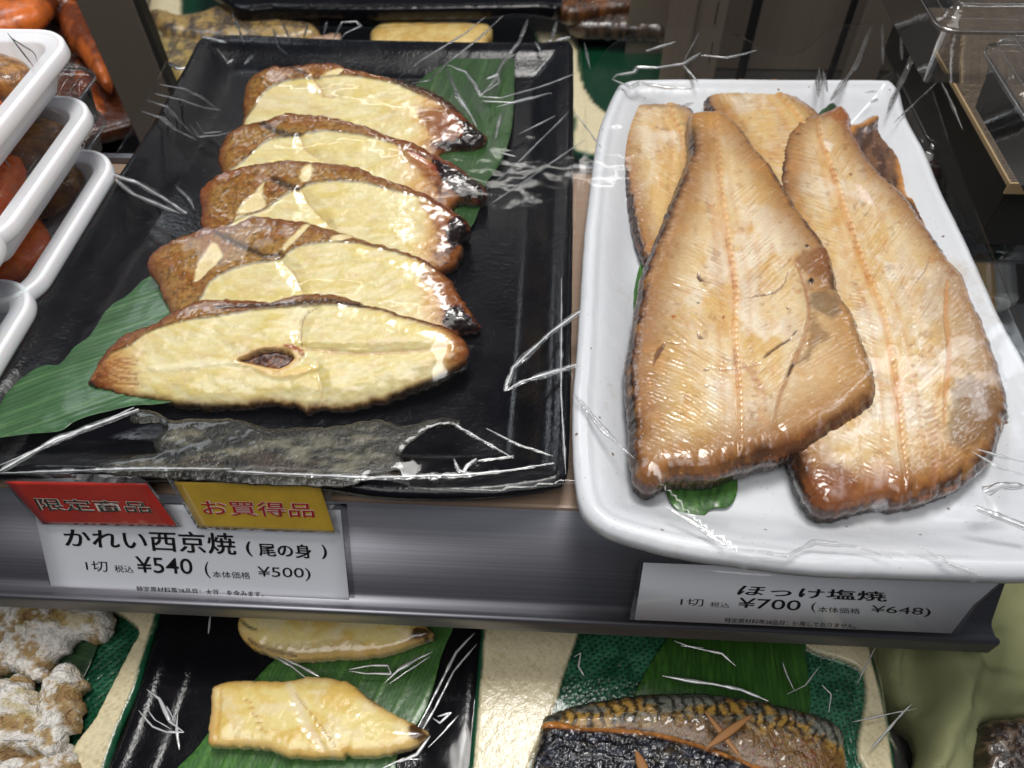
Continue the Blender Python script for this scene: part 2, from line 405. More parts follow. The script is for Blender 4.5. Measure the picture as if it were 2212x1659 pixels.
def tube(name, paths, mat, parent=None, seg=7, flat=1.0):
    """paths: list of (points Nx3, radius array)"""
    V = []; F = []; b = 0
    for P, R in paths:
        P = np.asarray(P, float); n = len(P); R = np.broadcast_to(R, (n,))
        T = np.gradient(P, axis=0); T /= np.linalg.norm(T, axis=1)[:, None] + 1e-12
        A = np.cross(T, [0, 0, 1.]); A /= np.linalg.norm(A, axis=1)[:, None] + 1e-9; Bn = np.cross(A, T)
        a = np.linspace(0, 2 * np.pi, seg, endpoint=False)
        ring = P[:, None] + R[:, None, None] * (np.cos(a)[None, :, None] * A[:, None] + flat * np.sin(a)[None, :, None] * Bn[:, None])
        V.append(ring.reshape(-1, 3)); i = np.arange(n - 1)[:, None]; k = np.arange(seg)[None]; k2 = (k + 1) % seg
        F.append(np.stack([b + i * seg + k, b + i * seg + k2, b + (i + 1) * seg + k2, b + (i + 1) * seg + k], -1).reshape(-1, 4)); b += n * seg
    return mk(name, np.concatenate(V), F, mat, parent)
def lay(o, loc=None): return o
CJK = None
def find_font():
    import os
    for d in (bpy.utils.resource_path('LOCAL') + '/datafiles/fonts', bpy.utils.system_resource('DATAFILES') + '/fonts'):
        p = d + '/Noto Sans CJK Regular.woff2'
        if os.path.exists(p): return p
def word(body, quad, plane, mat, parent, bold=0., lift=.0004, name='lettering', shear=0., sub=False):
    """printed word: glyph outlines mapped into a quadrilateral of a real surface"""
    global CJK
    cu = bpy.data.curves.new('word', 'FONT'); cu.body = body; cu.size = 1; cu.offset = bold; cu.resolution_u = 3; cu.shear = shear
    o = bpy.data.objects.new('word', cu); COL.objects.link(o)
    dg = bpy.context.evaluated_depsgraph_get(); me = bpy.data.meshes.new_from_object(o.evaluated_get(dg)); bpy.data.objects.remove(o)
    n = len(me.vertices); co = np.empty(n * 3); me.vertices.foreach_get('co', co); co = co.reshape(-1, 3)
    lo = co.min(0); hi = co.max(0); u = (co[:, 0] - lo[0]) / (hi[0] - lo[0]); v = (co[:, 1] - lo[1]) / (hi[1] - lo[1])
    q = np.array(quad, float); Wq = U(q[:, 0], q[:, 1], plane)       # TL TR BR BL
    P = (Wq[3] * (1 - u)[:, None] + Wq[2] * u[:, None]) * (1 - v)[:, None] + (Wq[0] * (1 - u)[:, None] + Wq[1] * u[:, None]) * v[:, None]
    P = P + plane.n() * lift
    me.vertices.foreach_set('co', P.astype(np.float32).ravel()); me.update(); me.materials.clear(); me.materials.append(mat)
    ob = bpy.data.objects.new(name, me); COL.objects.link(ob); ob.parent = parent; return ob
def sheet(name, quad, plane, mat, parent=None, thick=.0004, lift=0., curl=None, n=14):
    """thin card: traced quad TL TR BR BL on a real plane, with thickness"""
    q = np.array(quad, float)
    if len(q) > 4:
        W_ = U(q[:, 0], q[:, 1], plane) + plane.n() * lift; k = len(W_); b = W_ - plane.n() * thick
        i = np.arange(k); j = (i + 1) % k
        return mk(name, np.concatenate([W_, b]), [np.array([list(i)[::-1]]), np.array([list(k + i)]), np.stack([i, j, k + j, k + i], 1)], mat, parent, smooth=False)
    u, v = np.meshgrid(np.linspace(0, 1, n), np.linspace(0, 1, n)); u = u.ravel(); v = v.ravel()
    Wq = U(q[:, 0], q[:, 1], plane)
    P = (Wq[0] * (1 - u)[:, None] + Wq[1] * u[:, None]) * (1 - v)[:, None] + (Wq[3] * (1 - u)[:, None] + Wq[2] * u[:, None]) * v[:, None]
    nn = plane.n(); P = P + nn * (lift + (curl(u, v) if curl else np.zeros(len(u))))[:, None]
    idx = np.arange(n * n).reshape(n, n)
    F = np.stack([idx[:-1, :-1], idx[1:, :-1], idx[1:, 1:], idx[:-1, 1:]], -1).reshape(-1, 4)
    B = P - nn * thick; rim = list(idx[0, :]) + list(idx[1:, -1]) + list(idx[-1, :-1][::-1]) + list(idx[1:-1, 0][::-1]); rim = np.array(rim); r2 = np.roll(rim, -1)
    return mk(name, np.concatenate([P, B]), [F, F[:, ::-1] + n * n, np.stack([rim, r2, r2 + n * n, rim + n * n], 1)], mat, parent)

# ================================================================== large structure
shelf = empty('display_shelf', (0, 0, 0), 'shelf carrying the two big trays, with a steel price rail along its front', 'shelf')
box('shelf_board', -.62, .216, .1745, .424, -.016, 0, M['deck'], shelf, .0015)
extrude_x('price_rail', [(.1738, -.001), (.1500, -.0478), (.1482, -.0492), (.1440, -.0492), (.1424, -.0484), (.1416, -.0470), (.1402, -.0466),
                         (.1393, -.0474), (.1390, -.0488), (.1390, -.0592), (.1398, -.0604), (.1500, -.0602), (.1515, -.0502), (.1745, -.0035)], -.62, .2155, M['steel'], shelf, True)
box('back_rail', -.62, .216, .4245, .430, -.012, .004, M['steel'], shelf)
def ground(name, x0, x1, y0, y1, z, mat):
    o = mk(name, [(x0, y0, z), (x1, y0, z), (x1, y1, z), (x0, y1, z)], np.array([[0, 1, 2, 3]]), mat, smooth=False); o['kind'] = 'structure'; return o
ground('lower_deck', -.9, .9, -.25, 1.6, -.136, M['under'])
LZ = -.118                                       # rim height of the crockery on the lower tier

# ================================================================== black tray
TOPS = {'b': [], 'w': []}
def dish(name, outline, rimz, floorz, paint, mat, wall=.030, rimw=.006, res=.0016, under=.012, parent=None, ew=None):
    P = slab(name, outline, rimz, res, lambda c: paint(c, floorz - rimz, wall, rimw), mat, bulge=0, thick=under, rough=.0001,
             levels=[(.0008, .08), (.0006, .25), (-.008, .7), (-.03, 1.0)], parent=parent, step=14)
    return P
def pblack(c, dep, wall, rimw):
    d = c.d / 1000
    h = dep * ss(rimw, wall, d) + .0012 * np.sin(np.clip(d / rimw, 0, 1) * np.pi)
    return np.tile([.01, .01, .012], (len(d), 1)), h * 1000
black_tray = dish('black_tray', [(437, 82), (520, 76), (700, 84), (950, 90), (1150, 92), (1228, 88), (1236, 100), (1236, 300), (1233, 600), (1228, 900), (1222, 1025),
    (1212, 1040), (1131, 1056), (1022, 1067), (900, 1068), (800, 1062), (650, 1042), (400, 1030), (100, 1024), (-120, 1020), (-160, 1000), (-60, 850), (0, 775), (97, 612), (142, 542), (290, 330), (390, 162), (428, 90)],
    .020, .0065, pblack, M["black"], .030, .006, under=.0195)
tag(black_tray, 'large black glazed rectangular tray holding five grilled flatfish steaks', 'tray')
def pwhite(c, dep, wall, rimw):
    d = c.d / 1000
    h = dep * ss(rimw * .6, wall, d) + .0022 * np.sin(np.clip(d / rimw, 0, 1) * np.pi) + .0008 * (fbm(c.mx / 40, c.my / 40, 3) - .5)
    return np.tile([.8, .8, .82], (len(d), 1)), h * 1000
white_tray = dish('white_tray', [(1338, 184), (1360, 176), (1500, 173), (1700, 174), (1880, 174), (1925, 178), (1942, 196), (1957, 254), (1998, 330), (2030, 409), (2072, 495), (2116, 591), (2161, 690),
    (2216, 790), (2300, 960), (2385, 1120), (2400, 1180), (2380, 1225), (2280, 1240), (2167, 1242), (1964, 1236), (1762, 1228), (1640, 1215), (1479, 1192), (1350, 1160), (1290, 1132), (1257, 1090), (1243, 1003), (1241, 867),
    (1248, 776), (1257, 640), (1266, 500), (1280, 386), (1293, 295), (1316, 227)],
    .026, .008, pwhite, M["white"], .034, .008, under=.0255)
tag(white_tray, 'white speckled ceramic tray holding five opened grilled fish fillets', 'tray')

# ------------------------------------------------------------------ leaves
def leaf(name, outline, plane, label, vein, base=(.035, .11, .03), wave=.0012, group='bamboo leaves under the fish', res=.0012, thick=.0006):
    va = math.atan2(vein[1], vein[0])
    def p(c):
        s = -math.sin(va) * c.px + math.cos(va) * c.py
        l = math.cos(va) * c.px + math.sin(va) * c.py
        v = .5 + .5 * np.sin(s * .75 + 3 * vn(l / 60, s / 8, 3)); n = fbm(l / 120, s / 12, 7)
        big = np.exp(-((np.mod(s, 46) - 23) / 1.6) ** 2); col = np.array(base) * (.62 + .55 * v + .6 * (n - .3))[:, None]; col = mixc(col, np.array(base) * [2.6, 1.9, 2.0], big * .7)
        col = mixc(col, np.array(base) * [2.2, 1.7, 1.5], ss(.62, .8, n) * .6)
        return col, (wave * 1000) * (fbm(c.mx / 38, c.my / 38, 5) - .3) + .10 * v + .25 * big
    o = slab(name, outline, plane, res, p, M['leaf'], bulge=.0002, ew=.001, thick=thick, rough=.0001)
    return tag(o, label, 'leaf', group)
leaf('bamboo_leaf', [(-60, 880), (0, 858), (87, 799), (132, 792), (163, 754), (194, 730), (236, 667), (278, 639), (323, 601), (420, 560), (520, 700), (420, 850), (278, 878), (174, 907), (132, 931), (69, 938), (0, 947), (-60, 955)],
     Plane(.0125, -.035, .25, -.03, -.2), 'green bamboo leaf end poking out at the left of the front flatfish steak', (1, -.35), (.040, .11, .04), .0032)
leaf('bamboo_leaf', [(1069, 92), (1062, 130), (1090, 98), (1106, 110), (1110, 160), (1104, 274), (1083, 344), (1049, 396), (1035, 448), (1000, 500), (900, 470), (780, 300), (903, 180), (930, 156), (1000, 120), (1052, 100)],
     Plane(.0105, .035, .40), 'green bamboo leaf behind the right tips of the rear flatfish steaks', (.35, -1), (.020, .062, .014))
leaf('bamboo_leaf', [(1377, 720), (1371, 640), (1388, 560), (1420, 480), (1500, 700), (1560, 950), (1590, 1040), (1575, 1090), (1530, 1100), (1500, 1147), (1481, 1141), (1470, 1110), (1440, 1060), (1400, 900)],
     .0105, 'green leaf showing its tip under the lower end of the central fillet', (.3, 1), (.03, .10, .015))
leaf('bamboo_leaf', [(1800, 222), (1815, 248), (1850, 330), (1800, 400), (1740, 300), (1770, 245), (1786, 232)],
     .022, 'small dark leaf tip between the tails of the two rear fillets on the white tray', (.3, 1), (.02, .06, .02))

# ================================================================== flatfish steaks
CREAM = lin(229, 215, 160); CREAM2 = lin(222, 203, 126); PINK = lin(218, 194, 152); BROWN = lin(146, 94, 42); DKB = lin(70, 40, 20)
RUST = lin(148, 82, 36); CHAR = lin(30, 18, 16); OLIVE = lin(158, 118, 62); GOLD = lin(210, 164, 96)
def steak(label, outline, edge, y0, tears=(), darks=(), rusts=(), chars=(), creases=(), extra=None, seed=1, thick=.017, ltip=None, rtip=None, res=.00085, cut_back=None):
    pl = Plane(.011, .50, y0)
    E_ = smooth_loop(edge, 6, False); ex = E_[np.argsort(E_[:, 0])]
    def p(c):
        px, py = c.px, c.py
        wob = 5 * (fbm(px / 18, py / 40, seed) - .5)
        yb = np.interp(px, ex[:, 0], ex[:, 1]) + wob
        skin = ss(-2.5, 2.5, yb - py)                                       # 1 above the line: skin side
        n1 = fbm(px / 60, py / 30, seed + 3); n2 = fbm(px / 14, py / 7, seed + 6)
        # meat
        col = mixc(np.tile(CREAM, (len(px), 1)), CREAM2, ss(.45, .7, n1) * .8)
        col = mixc(col, PINK, ss(.55, .75, fbm(px / 45, py / 22, seed + 11)) * .5)
        arc = np.sin((py * 1.0 + .0016 * (px - 700) ** 2 * .3 + 10 * n1) * .62)
        fib = fbm(px / 22 + py / 40, py / 3.2, seed + 21)
        col = col * (1 - .10 * ss(.5, .75, fib))[:, None]
        flk = fbm(px / 34 + 2 * n1, (py + .0009 * (px - 640) ** 2) / 8.5, seed + 61, 2)
        col = mixc(col, lin(220, 192, 116), ss(.52, .75, flk) * .28); col = mixc(col, lin(244, 236, 204), ss(.52, .75, 1 - flk) * .35)
        dh = .2 * (fib - .5) + 1.5 * (n1 - .5) + .15 * (n2 - .5) + .25 * (flk - .5)
        # grilling towards both tips and along the border
        L0, L1 = ltip; R0, R1 = rtip
        bl = 1 - ss(L0, L1, px + 50 * (n1 - .5)); br = 1 - ss(R0, R1, -px + 60 * (n1 - .5)) if False else ss(R0, R1, px + 60 * (n1 - .5) + .35 * (py - yb) * 0)
        g = np.maximum(bl, br); e = 1 - ss(.5, 5.5, c.d + 3 * (n2 - .5))
        col = mixc(col, GOLD, ss(.0, .55, g) * .85); col = mixc(col, RUST, ss(.40, 1.0, g + .5 * (n2 - .5)) * .85)
        col = mixc(col, DKB, ss(.75, 1.1, g + .7 * (n2 - .5)))
        col = mixc(col, RUST, e * (.25 + .75 * g)); col = mixc(col, lin(150, 100, 50), (1 - ss(.5, 4.0, c.d + 2.6 * (n2 - .5))) * .7); col = mixc(col, DKB, (1 - ss(.2, 2.6, c.d + 2.2 * (n2 - .5))) * .95)
        str_ = fbm(px / 30, (py + .35 * px) / 3.0, seed + 31)
        col = mixc(col, RUST * .7, ss(.55, .7, str_) * ss(.2, .8, g) * .6)
        # skin
        sk = mixc(np.tile(OLIVE, (len(px), 1)), BROWN, ss(.35, .65, n1)); net = fbm(px / 5, py / 4, seed + 41, 3)
        sk = mixc(sk, lin(84, 60, 32), ss(.54, .64, net) * .7); sk = mixc(sk, lin(186, 148, 86), ss(.55, .75, fbm(px / 9, py / 6, seed + 44)) * .55)
        sk = mixc(sk, lin(120, 56, 24), np.clip(g * 1.2, 0, 1) * .75 * ss(.3, .6, n2 + .2)); sk = mixc(sk, lin(104, 44, 24), (1 - ss(1, 9, c.d + 4 * (n2 - .5))) * .6)
        for t in tears: m = blob(px, py, t, 3, 3, seed); skin = skin * (1 - m); col = mixc(col, lin(233, 214, 165), m * .8)
        col = mixc(col, sk, skin)
        col = mixc(col, lin(40, 26, 14), strk(px, py, ex[::6], 2.2, 1, 1.5, seed) * .55)
        over = np.clip(yb - py, 0, 80)
        dh = dh - .055 * over * ss(0, 12, over) + skin * (.5 + .45 * (net - .5) * 2 + .5 * (fbm(px / 7, py / 5, seed + 47) - .5))
        for d in darks: m = strk(px, py, d[0], d[1], 1.2, 3, seed); col = mixc(col, lin(44, 34, 24), m * .85); dh = dh - m * .5
        for d in rusts: m = blob(px, py, d, 10, 8, seed); col = mixc(col, RUST * .8, m * .8)
        for d in chars: m = blob(px, py, d, 9, 9, seed); col = mixc(col, lin(96, 40, 24), np.clip(m * 1.6, 0, 1)); col = mixc(col, CHAR, ss(.45, .8, m)); dh = dh + m * 1.6 * (fbm(px / 8, py / 4, seed + 51) - .4)
        for d in creases: m = strk(px, py, d[0], d[1], .6, 1.2, seed); col = mixc(col, lin(*d[2]), m * .75); dh = dh - m * .9 - 1.1 * strk(px, py, d[0], 13, 1.0, 2, seed)
        if extra: col, dh = extra(c, col, dh)
        return col, dh
    def skirt(c, bv, dn):
        n = fbm(c.px[bv] / 9, c.py[bv] / 9 + dn * 7, seed)
        a = mixc(np.tile(lin(96, 58, 26), (len(bv), 1)), CHAR, ss(.35, .6, n + .2 * dn))
        return a
    o = slab('flatfish_steak', outline, pl, res, p, M['flesh'], bulge=.0055, ew=.012, thick=thick, rough=.00055, seed=seed, skirt=skirt,
             levels=[(.0003, .12), (.0002, .4), (-.0004, .75), (-.004, 1.0)])
    tag(o, label, 'fish', 'grilled flatfish steaks overlapping in a row on the black tray'); TOPS['b'].append(slab.last)
    return o

def hole(c, col, dh):
    px, py = c.px, c.py
    for pts, dep, cc in ([[(519, 783), (545, 773), (569, 762), (608, 759), (634, 768), (644, 780), (632, 792), (606, 802), (575, 796), (545, 790)], 4.5, (66, 30, 20)],):
        m = blob(px, py, pts, 3.5, 1.5, 4); rim = blob(px, py, [(x + (x - 585) * .28, y + (y - 780) * .5) for x, y in pts], 8, 2, 5)
        col = mixc(col, lin(214, 168, 104), rim * .7); dh = dh + rim * .8 - m * dep
        n = fbm(px / 6, py / 5, 8); col = mixc(col, mixc(np.tile(lin(*cc), (len(px), 1)), lin(150, 96, 62), ss(.5, .75, n)), m)
    m = strk(px, py, [(622, 752), (640, 756), (656, 762), (662, 773)], 4, 1, 2, 2); col = mixc(col, lin(150, 62, 24), m); dh = dh + m * 1.4
    m = strk(px, py, [(520, 790), (480, 788), (430, 792), (380, 799), (335, 800)], 7, 1, 2, 3); col = mixc(col, lin(246, 238, 205), m * .6); dh = dh + m * .5
    m = strk(px, py, [(560, 800), (600, 815), (650, 812), (690, 800)], 6, 1, 2, 3); col = mixc(col, lin(240, 205, 140), m * .7); dh = dh + m * .8
    for k in range(9):
        m = strk(px, py, [(212, 800 + 6 * k), (255, 785 + 6 * k), (310, 778 + 7 * k)], 1.6, .8, 2, k); col = mixc(col, lin(140, 70, 26), m * .6); dh = dh - m * .35
    return col, dh
steak('front flatfish steak with a dark cavity in its cream cut face', [(189, 830), (200, 810), (208, 796), (222, 771), (274, 716), (330, 698), (399, 657), (444, 645), (521, 646), (573, 652), (625, 640), (677, 631), (731, 636), (804, 661),
    (877, 683), (949, 701), (986, 719), (1009, 745), (1013, 770), (997, 792), (967, 814), (913, 839), (858, 861), (804, 877), (731, 890), (690, 886), (674, 893), (662, 899), (648, 884), (600, 878), (521, 884), (417, 884), (347, 872), (278, 860), (243, 853), (212, 842)],
    [(150, 800), (215, 790), (250, 768), (295, 751), (330, 723), (399, 702), (486, 688), (573, 674), (660, 667), (712, 664), (804, 669), (877, 690), (960, 712), (1040, 735)], .216,
    darks=[([(470, 668), (573, 664), (650, 660), (712, 655), (790, 664)], 5), ([(300, 865), (420, 880), (520, 880)], 5), ([(850, 858), (920, 835), (975, 806)], 6)],
    chars=[[(185, 845), (205, 820), (225, 838), (290, 858), (280, 868), (215, 852)]],
    rusts=[[(980, 720), (1015, 750), (1005, 775), (975, 745)]],
    creases=[([(657, 752), (655, 735), (656, 708), (668, 682), (690, 672)], 1.6, (130, 84, 52)), ([(650, 757), (700, 762), (778, 769), (850, 766), (913, 762), (967, 756)], 3, (206, 168, 128)),
             ([(690, 800), (700, 850), (690, 880)], 2, (200, 176, 120))],
    extra=hole, seed=3, ltip=(190, 345), rtip=(915, 1035))
steak('second flatfish steak from the front with a long pale tear in its brown skin', [(311, 565), (320, 545), (345, 525), (382, 506), (440, 487), (500, 480), (540, 462), (600, 466), (660, 476), (710, 492), (767, 513), (858, 539), (913, 559), (967, 600), (993, 639), (1018, 676),
    (1040, 706), (1030, 718), (1000, 722), (960, 750), (860, 780), (700, 790), (520, 780), (400, 730), (361, 667), (347, 640), (333, 608), (316, 585)],
    [(280, 700), (400, 690), (440, 655), (470, 610), (538, 580), (608, 567), (642, 545), (700, 532), (760, 530), (804, 537), (877, 556), (931, 581), (1000, 640), (1060, 700)], .270,
    tears=[[(464, 524), (440, 556), (427, 574), (424, 612), (446, 602), (479, 570), (488, 556)], [(662, 482), (640, 510), (612, 545), (622, 548), (650, 520), (672, 486)], [(745, 505), (715, 520), (735, 530), (765, 515)]],
    darks=[([(462, 500), (500, 522), (545, 545), (584, 560), (612, 555)], 6)], chars=[[(985, 660), (1020, 690), (1042, 712), (1000, 722), (955, 705)]], rusts=[[(930, 585), (985, 625), (1015, 670), (985, 690), (940, 640), (900, 600)]],
    creases=[([(612, 567), (640, 600), (660, 640)], 2, (210, 180, 140))], seed=13, ltip=(285, 370), rtip=(870, 1010))
steak('middle flatfish steak with torn skin showing a square pale patch at its left', [(427, 425), (430, 400), (463, 374), (513, 354), (562, 347), (618, 340), (680, 346), (757, 354), (809, 376), (861, 395), (917, 416), (965, 446), (992, 464), (1014, 488), (1008, 506), (993, 518), (1000, 545),
    (960, 590), (800, 620), (600, 610), (460, 560), (433, 490)],
    [(380, 560), (500, 500), (520, 476), (560, 470), (600, 445), (640, 420), (700, 402), (792, 403), (844, 417), (896, 430), (930, 442), (1000, 490), (1040, 530)], .320,
    tears=[[(574, 395), (548, 428), (530, 446), (518, 470), (560, 466), (582, 452), (572, 425)], [(668, 352), (652, 375), (656, 402), (672, 402), (680, 370)]],
    darks=[([(590, 390), (620, 405), (650, 418)], 7)], chars=[[(985, 470), (1014, 490), (1000, 530), (975, 545), (965, 500)]], rusts=[[(905, 440), (960, 465), (985, 500), (975, 530), (945, 500)], [(430, 400), (460, 376), (540, 352), (540, 366), (470, 400), (440, 440)]],
    creases=[([(655, 415), (665, 440), (690, 470), (720, 500)], 2, (204, 172, 110))], seed=23, ltip=(415, 470), rtip=(865, 995))
steak('fourth flatfish steak from the front with a blackened ragged right tip', [(467, 325), (478, 295), (500, 275), (530, 262), (570, 256), (618, 241), (687, 246), (729, 255), (792, 273), (844, 294), (896, 308), (930, 329), (983, 356), (1017, 381), (1048, 408), (1050, 428), (1030, 440), (990, 440), (960, 470),
    (860, 500), (700, 500), (520, 470), (476, 370)],
    [(440, 420), (540, 352), (560, 330), (583, 313), (618, 304), (653, 304), (670, 297), (705, 292), (774, 299), (844, 316), (896, 337), (950, 352), (1010, 392), (1060, 425)], .368,
    darks=[([(560, 262), (590, 285), (620, 298), (650, 300)], 6)], chars=[[(930, 345), (990, 370), (1045, 405), (1050, 436), (1000, 436), (960, 405)]], rusts=[[(860, 325), (930, 350), (1000, 400), (985, 430), (930, 400), (885, 360)]],
    creases=[([(653, 305), (662, 330), (690, 350)], 2, (204, 172, 130)), ([(880, 330), (915, 345), (945, 370)], 2.2, (168, 70, 40)), ([(885, 340), (920, 358), (950, 380)], 1.6, (168, 70, 40))], seed=33, ltip=(440, 500), rtip=(800, 1000))
steak('rearmost flatfish steak at the top of the row, widest view of its brown skin hump', [(524, 248), (523, 205), (528, 178), (549, 153), (589, 140), (635, 142), (680, 135), (722, 136), (757, 149), (809, 160), (861, 173), (930, 194), (983, 228), (1017, 265), (1052, 297), (1047, 312), (1017, 324), (965, 331), (930, 360),
    (850, 390), (700, 390), (560, 350), (526, 290)],
    [(500, 300), (549, 250), (566, 222), (594, 196), (628, 185), (680, 178), (700, 182), (735, 172), (792, 177), (861, 191), (896, 208), (950, 232), (983, 262), (1060, 310)], .425,
    tears=[[(712, 165), (743, 152), (738, 172), (715, 182), (694, 182)]],
    darks=[([(625, 145), (650, 160), (672, 178)], 4), ([(850, 180), (930, 205), (990, 245)], 8)], chars=[[(985, 262), (1020, 275), (1052, 298), (1040, 318), (975, 332), (930, 318), (1000, 300)]], rusts=[[(900, 240), (960, 250), (1010, 285), (990, 312), (930, 300)]],
    creases=[([(680, 180), (695, 200), (700, 215), (735, 218)], 2, (190, 140, 100))], seed=43, ltip=(480, 540), rtip=(850, 1000))

# fish reflection painted on a thin sheet along the black tray front
def preflect(c):
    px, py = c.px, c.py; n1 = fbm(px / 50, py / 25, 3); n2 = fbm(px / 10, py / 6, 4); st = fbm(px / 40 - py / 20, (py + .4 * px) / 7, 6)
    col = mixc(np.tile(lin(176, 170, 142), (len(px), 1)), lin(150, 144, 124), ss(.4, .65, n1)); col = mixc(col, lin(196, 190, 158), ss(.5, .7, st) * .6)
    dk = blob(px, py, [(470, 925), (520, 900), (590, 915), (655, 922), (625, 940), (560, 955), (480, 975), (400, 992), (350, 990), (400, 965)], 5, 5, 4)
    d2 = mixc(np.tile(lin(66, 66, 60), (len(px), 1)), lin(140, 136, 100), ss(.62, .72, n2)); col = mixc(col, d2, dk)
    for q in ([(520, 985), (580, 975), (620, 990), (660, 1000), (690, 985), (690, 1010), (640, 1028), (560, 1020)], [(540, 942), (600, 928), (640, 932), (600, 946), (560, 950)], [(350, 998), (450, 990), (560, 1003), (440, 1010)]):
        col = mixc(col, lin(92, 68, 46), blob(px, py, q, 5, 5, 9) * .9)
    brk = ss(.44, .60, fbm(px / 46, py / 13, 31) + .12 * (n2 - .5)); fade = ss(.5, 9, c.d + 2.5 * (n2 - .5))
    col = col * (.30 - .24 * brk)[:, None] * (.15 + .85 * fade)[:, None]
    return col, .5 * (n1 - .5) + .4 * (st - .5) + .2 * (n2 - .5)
o = slab('fish_reflection', [(219, 999), (300, 985), (341, 978), (334, 958), (356, 922), (340, 912), (300, 914), (282, 906), (284, 895), (299, 886), (330, 890), (369, 908), (430, 905), (515, 908), (584, 928), (653, 925), (723, 922), (775, 913), (824, 909), (879, 926), (914, 911), (959, 902),
     (1000, 914), (940, 918), (905, 940), (879, 960), (865, 985), (872, 1010), (800, 1022), (757, 1046), (600, 1046), (450, 1036), (300, 1026), (210, 1018)], Plane(.0245, .0, .18), .0012, preflect, M['skin'], bulge=.0006, ew=.004, thick=.0012, rough=.0004, seed=8)
tag(o, 'painted pale and grey fish reflection under the wrap at the black tray front edge', 'fish skin'); TOPS['b'].append(slab.last)  # sheet stands in for the reflection, no real skin lies here

# ================================================================== opened fillets on the white tray
HK = lin(224, 202, 162); HK2 = lin(212, 178, 120); HK3 = lin(234, 224, 204); HB = lin(138, 86, 40); HD = lin(80, 44, 22); HC = lin(24, 16, 12)
def fillet(label, outline, spine, plane, seed, thick=.013, bulge=.004, extra=None, edge=(6, 26), res=.00062, dens=1.0, gold=0., skirtcols=None, side=None, bw=10):
    S = smooth_loop(spine, 8, False)
    def p(c):
        px, py = c.px, c.py; q = np.stack([px, py], 1)
        d, i, t = seg_near(q, S[:-1], S[1:]); ab = S[1:] - S[:-1]; ab = ab[i]
        sg = np.sign(ab[:, 0] * (py - S[i, 1]) - ab[:, 1] * (px - S[i, 0]))      # + = left of downward direction in picture
        cl = np.r_[0, np.cumsum(np.linalg.norm(S[1:] - S[:-1], axis=1))]; al = cl[i] + t * np.linalg.norm(ab, axis=1)
        n1 = fbm(px / 55, py / 75, seed); n2 = fbm(px / 12, py / 12, seed + 5); n3 = fbm(px / 28, py / 36, seed + 8)
        col = mixc(np.tile(HK, (len(px), 1)), HK2, ss(.38, .68, n1 + gold)); col = mixc(col, HK3, ss(.5, .72, fbm(px / 60, py / 60, seed + 2)) * .8)
        # muscle bands running outwards and back from the bone
        ph = (al + (.75 * d) * (1 - .0012 * d)) / (7.2 / dens) + 1.6 * n1 + .5 * n3
        band = .5 + .5 * np.sin(ph * 2 * np.pi / 1.35); fine = fbm(ph * 1.5, d / 40, seed + 9, 3)
        fib = fbm((al + .75 * d) / 4.2, d / 30, seed + 15, 2)
        amp = ss(10, 26, d) * (.12 + .88 * ss(.38, .66, .5 * n3 + .5 * fbm(px / 70, py / 50, seed + 71)))
        col = mixc(col, lin(206, 184, 164), ss(.5, .72, fbm(px / 50, py / 80, seed + 81)) * .45)
        col = col * (1 - np.array([.16, .27, .36]) * (amp * band * ss(.3, .7, fine))[:, None]); col = mixc(col, HB, ss(.58, .78, fib) * .38 * amp); col = mixc(col, HK3, ss(.6, .75, 1 - fib) * .5 * amp)
        dh = -.30 * band * amp + .55 * (fib - .5) * amp + .9 * (n1 - .5) + .4 * (n2 - .5)
        # long grooves parallel to the bone
        for off, ww, cc, dp, k in ((42, 7, lin(204, 150, 96), .35, .45), (-46, 6, lin(196, 140, 84), .3, .4), (92, 9, lin(214, 170, 110), .3, .35), (-95, 9, lin(214, 164, 104), .3, .35)):
            m = np.exp(-((sg * d - off * (.35 + .65 * al / cl[-1])) / ww) ** 2); col = mixc(col, cc, m * k * (.4 + .6 * n2)); dh = dh - m * dp
        # bone line with beads
        bead = .5 + .5 * np.sin((al + 9 * n3 + 5 * n2) * 2 * np.pi / 13.5); m = np.exp(-(d / bw) ** 2)
        col = mixc(col, lin(212, 150, 84), m * (.30 + .6 * n2)); col = mixc(col, lin(160, 84, 30), np.exp(-((d - 3) / 2.6) ** 2) * (.05 + .7 * ss(.4, .7, n3)) * (.6 + .4 * (1 - bead)))
        col = mixc(col, lin(244, 214, 160), np.exp(-((sg * d + 5) / 4) ** 2) * bead * .6)
        dh = dh + np.exp(-((sg * d + 4) / 5.) ** 2) * (.15 + .55 * bead) - .5 * np.exp(-((sg * d - 6) / 3) ** 2)
        # browning at the border
        dd = c.d + 3.5 * (n3 - .5) + 2 * (n2 - .5)
        col = mixc(col, HK2 * .9, (1 - ss(edge[0], edge[1] * 1.5, dd)) * .5); col = mixc(col, HB, (1 - ss(edge[0] * .5, edge[1], dd)) * .8); col = mixc(col, HD, (1 - ss(1.2, edge[0], dd)) * .9); col = mixc(col, HC, (1 - ss(.2, 2.6, dd)) * .95)
        wet = fbm(px / 26, py / 34, seed + 91); col = mixc(col, lin(196, 138, 72), ss(.56, .74, wet) * .35)
        k = ss(.66, .78, fbm(px / 20, py / 16, seed + 21)); col = mixc(col, HB * .9, k * .35)
        dh = dh * ss(0, 5, c.d)
        if extra: col, dh = extra(c, col, dh, n1, n2, n3)
        return col, dh
    def skirt(c, bv, dn):
        px, py = c.px[bv], c.py[bv]; n = fbm(px / 14, py / 10 + dn * 5, seed + 3)
        a = mixc(np.tile(lin(138, 82, 40), (len(bv), 1)), lin(70, 38, 20), ss(.25, .55, n + .25 * dn)); a = mixc(a, HC, ss(.55, .85, dn + .3 * (n - .5)))
        if side: a = mixc(a, HC, side(px, py) * .9)
        return a
